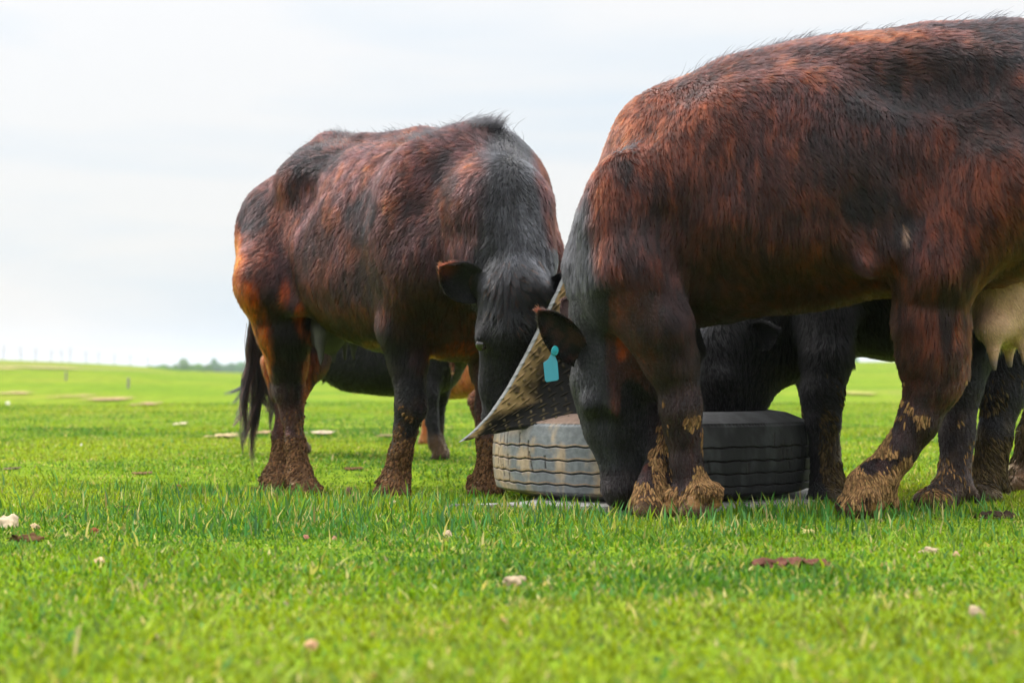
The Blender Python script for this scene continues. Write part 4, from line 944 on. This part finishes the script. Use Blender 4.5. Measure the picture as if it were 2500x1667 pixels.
# black heifer in the field beyond the thin cow's legs, heading right
r_, A_ = herd_cow(908, 10.0, -20, .80, lambda P, f, l, z: mixc(np.repeat(BLACK[None] * 1.2, len(P), 0), ORANGE, sstep(-.50, -.60, f) * sstep(.75, .6, z) * .9), 'black heifer in the field seen between the legs of the thin cow', 51, True, 30000, .16, .02, [(.10, .10), (-.03, .0)], mudcol=(.06, .032, .014), mudtop=.24)
rg = np.random.default_rng(52)
P = locks([[(616, 864, 0), (614, 905, 0), (604, 935, 0), (580, 954, 0), (546, 964, 0)], [(616, 864, 0), (613, 910, 0), (602, 945, 0), (584, 972, 0), (566, 992, 0)], [(616, 866, 0), (614, 915, 0), (606, 955, 0), (594, 990, 0)]], 10.23, 60, rg, .010, .004)
hair_object('tail_switch', P, taper(len(P), P.shape[1], .0016, rg), np.repeat(BLACK[None] * 1.5, len(P), 0), M_FUR, r_, np.array(r_.location))
# brown cow behind the tyre
herd_cow(1408, 9.15, 8, .68, lambda P, f, l, z: mixc(np.repeat(RUST[None] * .5, len(P), 0), GREY * 2.2, sstep(-.58, -.50, f) * sstep(.85, .75, z) * .8), 'brown cow with a grey-flanked hind leg, standing behind the tyre', 61, True, 26000, .0, .02, mudcol=(.08, .04, .02), mudtop=.24)
# orange calf
herd_cow(1128, 11.6, 165, .50, lambda P, f, l, z: np.repeat(ORANGE[None] * 1.6, len(P), 0), 'small orange calf far behind the black heifer', 71, False, 12000, .0, .018, mudcol=(.25, .10, .03), mudtop=-.1)

# ------------------------------------------------------------------ grass
def grass():
    rng = np.random.default_rng(77); bands = [(1.9, 4.2, 13000), (4.2, 8.0, 11000), (8.0, 15, 3200), (15, 26, 700)]
    XY = []; 
    for y0, y1, den in bands:
        hw = lambda y: .30 * y + .7
        area = (y1 - y0) * (hw(y0) + hw(y1)); n = int(area * den)
        y = y0 + (y1 - y0) * rng.random(int(n * 1.6)); keep = rng.random(len(y)) < hw(y) / hw(y1); y = y[keep][:n]
        x = (rng.random(len(y)) * 2 - 1) * hw(y); XY.append(np.stack([x, y], 1))
    XY = np.concatenate(XY)
    # extra rank growth round the feeder and the legs
    def tuft(px, d, n, rx, ry): 
        return np.stack([(px - 1250) / FPX * d + rng.normal(0, rx, n), d + rng.normal(0, ry, n)], 1)
    T = [tuft(1930, 5.95, 420, .13, .10), tuft(1990, 5.85, 260, .10, .08), tuft(1860, 6.02, 160, .10, .06), tuft(2110, 5.72, 110, .16, .05), tuft(1330, 6.02, 220, .14, .07), tuft(1440, 5.92, 160, .12, .05), tuft(1690, 5.72, 70, .12, .04), tuft(1560, 5.78, 60, .10, .04),
         tuft(820, 6.3, 900, .55, .22), tuft(700, 5.75, 700, .6, .16), tuft(300, 7.4, 500, .7, .3), tuft(1150, 5.6, 400, .4, .15), tuft(2050, 5.2, 500, .5, .15), tuft(760, 6.55, 420, .25, .15), tuft(930, 6.2, 420, .3, .2), tuft(650, 6.9, 260, .2, .15), tuft(580, 7.2, 200, .15, .12), tuft(2400, 5.9, 300, .2, .1), tuft(1250, 6.1, 180, .10, .05), tuft(1600, 5.4, 160, .5, .12), tuft(780, 5.4, 700, .45, .25), tuft(2250, 6.0, 240, .12, .1), tuft(340, 6.6, 200, .3, .2)]
    nb = len(XY); XY = np.concatenate([XY] + T); tall = np.zeros(len(XY)); tall[nb:] = 1
    P2 = np.concatenate([XY, np.zeros((len(XY), 1))], 1)
    # clumpy stand
    c1 = noise(P2, 3.0, 201, 3); c2 = noise(P2, 14, 202, 2); c3 = noise(P2, .9, 203, 2)
    keep = rng.random(len(XY)) < np.clip(.35 + 1.3 * c2, 0, 1)
    # nothing grows through the slab, the tyre or under a hoof
    def inside(pt, poly):
        r = np.zeros(len(pt), bool); n = len(poly); j = n - 1
        for i in range(n):
            c = ((poly[i, 1] > pt[:, 1]) != (poly[j, 1] > pt[:, 1])) & (pt[:, 0] < (poly[j, 0] - poly[i, 0]) * (pt[:, 1] - poly[i, 1]) / (poly[j, 1] - poly[i, 1] + 1e-12) + poly[i, 0]); r ^= c; j = i
        return r
    keep &= ~inside(XY, SLAB)
    for hx, hy, r in HOOF: keep &= ((XY[:, 0] - hx) ** 2 + (XY[:, 1] - hy) ** 2) > r * r
    XY, P2, c1, c2, c3, tall = (q[keep] for q in (XY, P2, c1, c2, c3, tall)); n = len(XY); y = XY[:, 1]
    far = sstep(6, 20, y)
    H = (.009 + .016 * rng.random(n) ** 1.6) * (.4 + 1.1 * c1); H = np.where(rng.random(n) < .025, H * 2.2, H); fz = (np.abs(XY[:, 0] - .72) < .62) & (y > 5.35) & (y < 6.12); H = np.where(fz, H * .7, H); H = np.where(tall > 0, .018 + .060 * rng.random(n) ** 2.4, H)
    Wd = (.0016 + .0016 * rng.random(n)) * np.where(y < 4.4, 1.35, 1) * (1 + .075 * np.maximum(y - 4, 0)); 
    az = rng.random(n) * 2 * np.pi; lean = .25 + .75 * rng.random(n) ** 1.3; lean = np.where(tall > 0, .12 + .5 * rng.random(n), lean)
    d = np.stack([np.cos(az), np.sin(az), 0 * az], 1); f2 = az + np.pi / 2 + rng.normal(0, .5, n); w = np.stack([np.cos(f2), np.sin(f2), 0 * az], 1)
    B = np.stack([XY[:, 0], XY[:, 1], gz(XY[:, 0], XY[:, 1]) - .004], 1)
    def at(t, wf):
        c = B + d * (H * lean * t ** 1.8)[:, None]; c[:, 2] += H * t * (1 - .22 * lean * t); return c - w * (Wd * wf)[:, None], c + w * (Wd * wf)[:, None]
    a0, a1 = at(0, .8); b0, b1 = at(.5, 1.0); t0, t1 = at(1.0, .06)
    V = np.stack([a0, a1, b0, b1, t0, t1], 1).reshape(-1, 3)
    i = np.arange(n)[:, None] * 6; Q = np.concatenate([i + [0, 1, 3, 2], i + [2, 3, 5, 4]], 1).reshape(-1, 4)
    g1 = np.array([.150, .260, .008]); g2 = np.array([.062, .175, .012]); g3 = np.array([.225, .295, .014]); g4 = np.array([.045, .18, .05]); st = np.array([.42, .36, .15])
    col = np.repeat(g1[None], n, 0); c5 = noise(P2, np.array([1.6, .55, 1.]), 211, 3); col = mixc(col, g2 * .85, sstep(.46, .66, c5) * .75 + sstep(.48, .72, c3) * .4 + (rng.random(n) < .15)); col = mixc(col, g3, sstep(.50, .30, c3) * .7 + (rng.random(n) < .16) * .8)
    col = mixc(col, g4, (rng.random(n) < .06 + .50 * (tall > 0)) * .8); c4 = noise(P2, 5.5, 207, 3); col = mixc(col, st, (rng.random(n) < .05 + .20 * sstep(.52, .72, c4)) * (.5 + .5 * rng.random(n)))
    col = col * (.5 + 1.0 * rng.random((n, 1)))
    m = bpy.data.materials.new('grass_blade'); m.use_nodes = True; t = m.node_tree; t.nodes.clear()
    out = N(t, 'ShaderNodeOutputMaterial'); at_ = N(t, 'ShaderNodeAttribute'); at_.attribute_name = 'coat'
    df = N(t, 'ShaderNodeBsdfDiffuse'); tr = N(t, 'ShaderNodeBsdfTranslucent'); gl = N(t, 'ShaderNodeBsdfGlossy'); gl.inputs['Roughness'].default_value = .45
    sc = N(t, 'ShaderNodeVectorMath', operation='MULTIPLY'); t.links.new(at_.outputs['Color'], sc.inputs[0]); sc.inputs[1].default_value = (1.5, 1.35, .8)
    t.links.new(at_.outputs['Color'], df.inputs[0]); t.links.new(sc.outputs[0], tr.inputs[0])
    m1 = N(t, 'ShaderNodeMixShader'); m1.inputs[0].default_value = .36; t.links.new(df.outputs[0], m1.inputs[1]); t.links.new(tr.outputs[0], m1.inputs[2])
    m2 = N(t, 'ShaderNodeMixShader'); m2.inputs[0].default_value = .018; t.links.new(m1.outputs[0], m2.inputs[1]); t.links.new(gl.outputs[0], m2.inputs[2]); t.links.new(m2.outputs[0], out.inputs[0])
    tag(mesh_np('grass', V, Q, m, attrs={'coat': ('FACE', np.repeat(col, 2, 0))}, smooth=False), kind='stuff')
    print('blades', n)
HOOF = []
for px, d, r in ((1672, 5.88, .05), (1566, 5.93, .05), (2085, 5.86, .06), (2270, 6.15, .06), (2010, 6.43, .06), (2392, 6.55, .06), (968, 7.02, .06), (1190, 7.05, .05), (755, 7.6, .07), (690, 7.92, .06), (1525, 6.05, .07)):
    HOOF.append(((px - 1250) / FPX * d, d, r))
grass()

# ------------------------------------------------------------------ bits lying in the grass
def lump(px, py, w, h, col, seed, label, cat, name, flat=.5, rough=.62, group=None):
    """crumbly lump resting on the turf where the pixel's ray lands"""
    ds = np.geomspace(1.8, 60, 1500); p = np.stack([U(px, py, q) for q in ds]); k = int(np.argmax(p[:, 2] <= gz(p[:, 0], p[:, 1]) + .008)); c = p[k]; s = ds[k] / FPX
    bm = bmesh.new(); bmesh.ops.create_icosphere(bm, subdivisions=4, radius=1); V = np.array([v.co[:] for v in bm.verts]); F = np.array([[v.index for v in f.verts] for f in bm.faces]); bm.free()
    r = 1 + rough * (noise(V, 1.7, seed, 2) - .5) * 2 + rough * 1.1 * (noise(V, 5, seed + 1, 3) - .5)
    V = V * r[:, None] * np.array([w * s * .42, w * s * .34, h * s * .40 / max(flat, .3)]); V[:, 2] = np.where(V[:, 2] < 0, V[:, 2] * .3, V[:, 2] * .8) - .004
    cc = np.asarray(col)[None] * (.55 + .9 * noise(V + c, 60, seed, 3))[:, None]
    o = mesh_np(name, V, F, M_SOIL, attrs={'coat': ('POINT', cc)}); o.location = (c[0], c[1], float(gz(c[0], c[1])) + .006)
    o.rotation_euler = (0, 0, seed * 1.3)
    return tag(o, label, cat, group)
pale = (.43, .33, .22); brown = (.13, .06, .03)
for k, a in enumerate([
    (1255, 1420, 60, 34, pale, 'pale dry dung lump in the middle of the near grass', 'dung'),
    (2382, 1495, 52, 36, pale, 'pale dung lump in the near grass, lowest of those at the right', 'dung'),
    (1090, 1302, 30, 22, pale, 'small crumbly tan lump in the grass in front of the tyre', 'dung'),
    (760, 1572, 46, 26, (.42, .25, .14), 'reddish tan dung lump lowest in the near grass', 'dung'),
    (245, 1368, 44, 18, (.48, .34, .2), 'tan pair of dried clods in the grass at lower left', 'dung'),
    (14, 1282, 66, 44, (.50, .40, .28), 'large pale clod at the left edge of the grass', 'clod'),
    (84, 1284, 34, 16, (.46, .34, .2), 'small tan clod just right of the large pale one', 'clod'),
    (2268, 1342, 50, 22, pale, 'flat pale lump in the grass below the right-hand hooves', 'dung'),
    (2334, 1350, 24, 16, (.42, .26, .17), 'little pinkish lump beside the flat pale one', 'dung'),
    (1974, 1298, 36, 18, (.46, .40, .16), 'yellowish dry lump below the tall grass tuft', 'dung'),
    (960, 1227, 34, 16, (.58, .44, .28), 'pale dry leaf scrap by the front hoof of the thin cow', 'leaf'),
    (230, 1295, 26, 18, (.20, .07, .03), 'small red-brown clod near the left clods', 'clod'),
    (748, 1308, 18, 14, (.40, .18, .13), 'tiny pink clod in the dark grass, left one of two', 'clod'),
    (816, 1310, 16, 12, (.40, .20, .15), 'tiny pink clod in the dark grass, right one of two', 'clod'),
    (1230, 1515, 22, 20, (.42, .24, .14), 'brownish scrap in the near grass below the pale lump', 'dung'),
    (2475, 1545, 30, 20, (.36, .16, .09), 'rust brown scrap at the right edge of the near grass', 'dung'),
    (695, 1468, 22, 14, pale, 'small cream scrap in the near grass left of the pale lump', 'dung'),
    (910, 1640, 34, 20, (.36, .16, .08), 'rusty scrap at the bottom of the picture', 'dung'),
    (198, 1088, 10, 11, (.7, .66, .6), 'little white stone far out in the grass at left', 'stone'),
    (18, 986, 11, 10, (.7, .66, .58), 'little white stone farther up the slope at the left edge', 'stone'),
    (436, 1187, 18, 12, (.22, .09, .04), 'small brown clod in the grass left of the tail', 'clod'),
    ]):
    px, py, w, h, col, lab, cat = a
    lump(px, py, w, h, col, 300 + k, lab, cat, {'dung': 'dung_lump', 'clod': 'earth_clod', 'leaf': 'dry_leaf', 'stone': 'white_stone'}[cat], group={'dung': 'dried dung lumps in the pasture', 'clod': 'earth clods in the pasture', 'stone': 'white stones in the pasture'}.get(cat))
def pat(px, py, w, seed, label, col=brown, n=9):
    """a broken cow pat: several crumbs in one flattened crust"""
    rg = np.random.default_rng(seed); ds = np.geomspace(1.8, 60, 1500); p = np.stack([U(px, py, q) for q in ds]); k = int(np.argmax(p[:, 2] <= gz(p[:, 0], p[:, 1]) + .004)); c = p[k]; s = ds[k] / FPX
    bm = bmesh.new(); bmesh.ops.create_icosphere(bm, subdivisions=5, radius=1); V = np.array([v.co[:] for v in bm.verts]); F = np.array([[v.index for v in f.verts] for f in bm.faces]); bm.free()
    r = 1 + .5 * (noise(V, 2.2, seed, 2) - .5) * 2
    V = V * r[:, None] * np.array([w * s / 2, w * s * .32, .007]); V[:, 2] += (noise(V, 55, seed + 1, 3) - .46) * .035 * (V[:, 2] > 0)
    cc = np.asarray(col)[None] * (.45 + 1.1 * noise(V, 50, seed + 2, 3))[:, None]
    o = mesh_np('cow_pat', V, F, M_SOIL, attrs={'coat': ('POINT', cc)}); o.location = (c[0], c[1], float(gz(c[0], c[1])) + .006); return tag(o, label, 'cow pat', 'cow pats in the pasture')
pat(1930, 1380, 180, 411, 'long broken brown cow pat in the near grass at right', (.11, .045, .032))
pat(60, 1318, 80, 412, 'dark cow pat beside the pale clods at the left edge', (.09, .05, .022))
pat(620, 1198, 50, 413, 'dark crusted cow pat in the grass behind the tail tip', (.10, .05, .025))
pat(2430, 1262, 90, 414, 'blackish cow pat at the right edge behind the hooves', (.035, .022, .015))

# ------------------------------------------------------------------ fence and far trees
def fence():
    m = plain_mat('weathered_post', (.20, .19, .18), .9, .2); e = bpy.data.objects.new('wire_fence', None); d = 133.0
    e.location = ((160 - 1250) / FPX * d, d, float(gz((160 - 1250) / FPX * d, d))); tag(link(e), 'thin wire fence of slender posts along the left hill crest', 'fence'); base = np.array(e.location); tops = []
    pts = [(-180, 30), (-130, 27), (-75, 30), (-40, 27), (8, 27), (50, 26), (88, 24), (125, 20), (150, 22), (172, 27), (210, 20), (240, 21), (280, 17), (318, 17), (360, 15)]
    for k, (px, hp) in enumerate(pts):
        x = (px - 1250) / FPX * d; g = float(gz(x, d)); h = hp * d / FPX + .25; bm = bmesh.new()
        bmesh.ops.create_cone(bm, cap_ends=True, segments=8, radius1=.028, radius2=.024, depth=h + .3, matrix=Matrix.Translation((x - base[0], (k % 3 - 1) * .1, g - base[2] + h / 2 - .15)) @ Matrix.Rotation(.03 * ((k * 7) % 5 - 2), 4, 'Y'))
        me = bpy.data.meshes.new('post'); bm.to_mesh(me); bm.free(); me.materials.append(m); link(bpy.data.objects.new('post', me), e); tops.append((x, g + h))
    for q in (.35, .65, .95):
        V = []; F = []
        for k, (x, t) in enumerate(tops):
            g = float(gz(x, d)); z = g + (t - g) * q - base[2]; V += [(x - base[0], -.004, z - .004), (x - base[0], .004, z - .004), (x - base[0], 0, z + .004)]
            if k: o = 3 * k; F += [[o - 3 + j, o - 3 + (j + 1) % 3, o + (j + 1) % 3, o + j] for j in range(3)]
        mesh_np('wire', np.array(V), np.array(F), m, e)
    for px, py, hp, lab in ((161, 930, 22, 'lone slender grey post on the hillside below the left fence'), (313, 948, 24, 'lone slender grey post on the hillside nearer the trees')):
        ds = np.geomspace(8, 140, 900); p = np.stack([U(px, py, q) for q in ds]); k = int(np.argmax(p[:, 2] <= gz(p[:, 0], p[:, 1]))); c = p[k]; h = hp * ds[k] / FPX
        bm = bmesh.new(); bmesh.ops.create_cone(bm, cap_ends=True, segments=8, radius1=.03, radius2=.026, depth=h + .2, matrix=Matrix.Translation((0, 0, h / 2 - .1)) @ Matrix.Rotation(.04, 4, 'Y'))
        bmesh.ops.create_cone(bm, cap_ends=True, segments=8, radius1=.03, radius2=.005, depth=.03, matrix=Matrix.Translation((0, 0, h + .01)) @ Matrix.Rotation(.04, 4, 'Y'))
        me = bpy.data.meshes.new('fence_post'); bm.to_mesh(me); bm.free(); me.materials.append(m); o = link(bpy.data.objects.new('fence_post', me)); o.location = c; tag(o, lab, 'post')
fence()
M_LEAF = attr_mat('leaf', 'coat', .7, .2); M_BARK = plain_mat('bark', (.08, .06, .045), .95, .1)
def tree(px, d, top_py, wpx, seed, col, label, group):
    rg = np.random.default_rng(seed); x = (px - 1250) / FPX * d; g = float(gz(x, d)); s = d / FPX; ht = CAM_Z + (905 - top_py + 7) * s - g; w = wpx * s / 2
    e = bpy.data.objects.new('tree', None); e.location = (x, d, g); tag(link(e), label, 'tree', group)
    bm = bmesh.new(); bmesh.ops.create_cone(bm, cap_ends=True, segments=8, radius1=ht * .035, radius2=ht * .02, depth=ht * .6, matrix=Matrix.Translation((0, 0, ht * .3)))
    for k in range(5):
        a = k * 1.3 + seed; bmesh.ops.create_cone(bm, cap_ends=False, segments=6, radius1=ht * .016, radius2=ht * .006, depth=ht * .4, matrix=Matrix.Translation((math.cos(a) * ht * .1, math.sin(a) * ht * .1, ht * .55)) @ Matrix.Rotation(a, 4, 'Z') @ Matrix.Rotation(.7, 4, 'Y'))
    me = bpy.data.meshes.new('trunk'); bm.to_mesh(me); bm.free(); me.materials.append(M_BARK); link(bpy.data.objects.new('trunk', me), e)
    cl = [(rg.normal(0, .42, 3) * [w, w, ht * .30] + [0, 0, ht * .46], (.30 + .24 * rg.random()) * min(w, ht * .55)) for _ in range(22)]; n = 260; V = []; Cc = []
    for c, r in cl:
        c = c.copy(); c[2] = min(c[2], ht - r * .95)
        q = unit(rg.normal(0, 1, (n, 3))) * (r * (.55 + .45 * rg.random((n, 1)) ** .4)); q[:, 2] *= .85; p = c + q; u = unit(rg.normal(0, 1, (n, 3))); v = unit(np.cross(u, rg.normal(0, 1, (n, 3)))); L = ht * .022
        V.append(np.stack([p - u * L - v * L, p + u * L - v * L, p + u * L + v * L, p - u * L + v * L], 1)); Cc.append(np.asarray(col)[None] * (.6 + .8 * rg.random((n, 1))) * (.8 + .4 * rg.random()))
    V = np.concatenate(V); m = len(V); mesh_np('crown', V.reshape(-1, 3), np.arange(m * 4).reshape(m, 4), M_LEAF, e, smooth=False, attrs={'coat': ('FACE', np.concatenate(Cc))})
G1, G2 = (.13, .28, .03), (.09, .25, .07)
for k, (px, d, ty, w, c, lab) in enumerate([
    (372, 420, 886, 34, G1, 'low green tree at the left end of the far tree line'), (398, 430, 883, 40, G1, 'rounded green tree second in the far tree line'), (432, 440, 888, 40, G1, 'bushy green tree in the dip of the far tree line'),
    (468, 430, 880, 50, G1, 'tallest green tree with a domed crown in the far tree line'), (500, 470, 888, 34, G1, 'small tree right of the domed one in the far tree line'), (524, 640, 880, 34, G2, 'narrow bluish tree at the gap in the far tree line'), (556, 660, 882, 44, G2, 'broad bluish-green tree left of the hanging tail'), (594, 640, 881, 48, G2, 'bluish-green tree behind the hanging tail'),
    (630, 650, 884, 46, G2, 'far bluish tree right of the hanging tail'), (2080, 520, 872, 60, G2, 'far tree seen between the black legs at right'), (2140, 520, 876, 60, G2, 'far tree under the belly of the nearest cow'), (1960, 540, 874, 60, G2, 'far tree left of the black foreleg')]):
    tree(px, d, ty, w, 500 + k, c, lab, 'trees along the far edge of the pasture')

# ------------------------------------------------------------------ thin summer haze over the far fields
def haze():
    bm = bmesh.new(); bmesh.ops.create_cube(bm, size=1); me = bpy.data.meshes.new('haze'); bm.to_mesh(me); bm.free()
    o = bpy.data.objects.new('haze', me); link(o); o.scale = (9000, 7600, 34); o.location = (0, 3700, 13)
    m = bpy.data.materials.new('haze_air'); m.use_nodes = True; t = m.node_tree; t.nodes.clear(); out = N(t, 'ShaderNodeOutputMaterial')
    v = N(t, 'ShaderNodeVolumePrincipled'); v.inputs['Color'].default_value = (.86, .93, 1, 1); v.inputs['Density'].default_value = .00035; v.inputs['Anisotropy'].default_value = 0
    t.links.new(v.outputs[0], out.inputs['Volume']); me.materials.append(m); tag(o, kind='stuff')
haze()
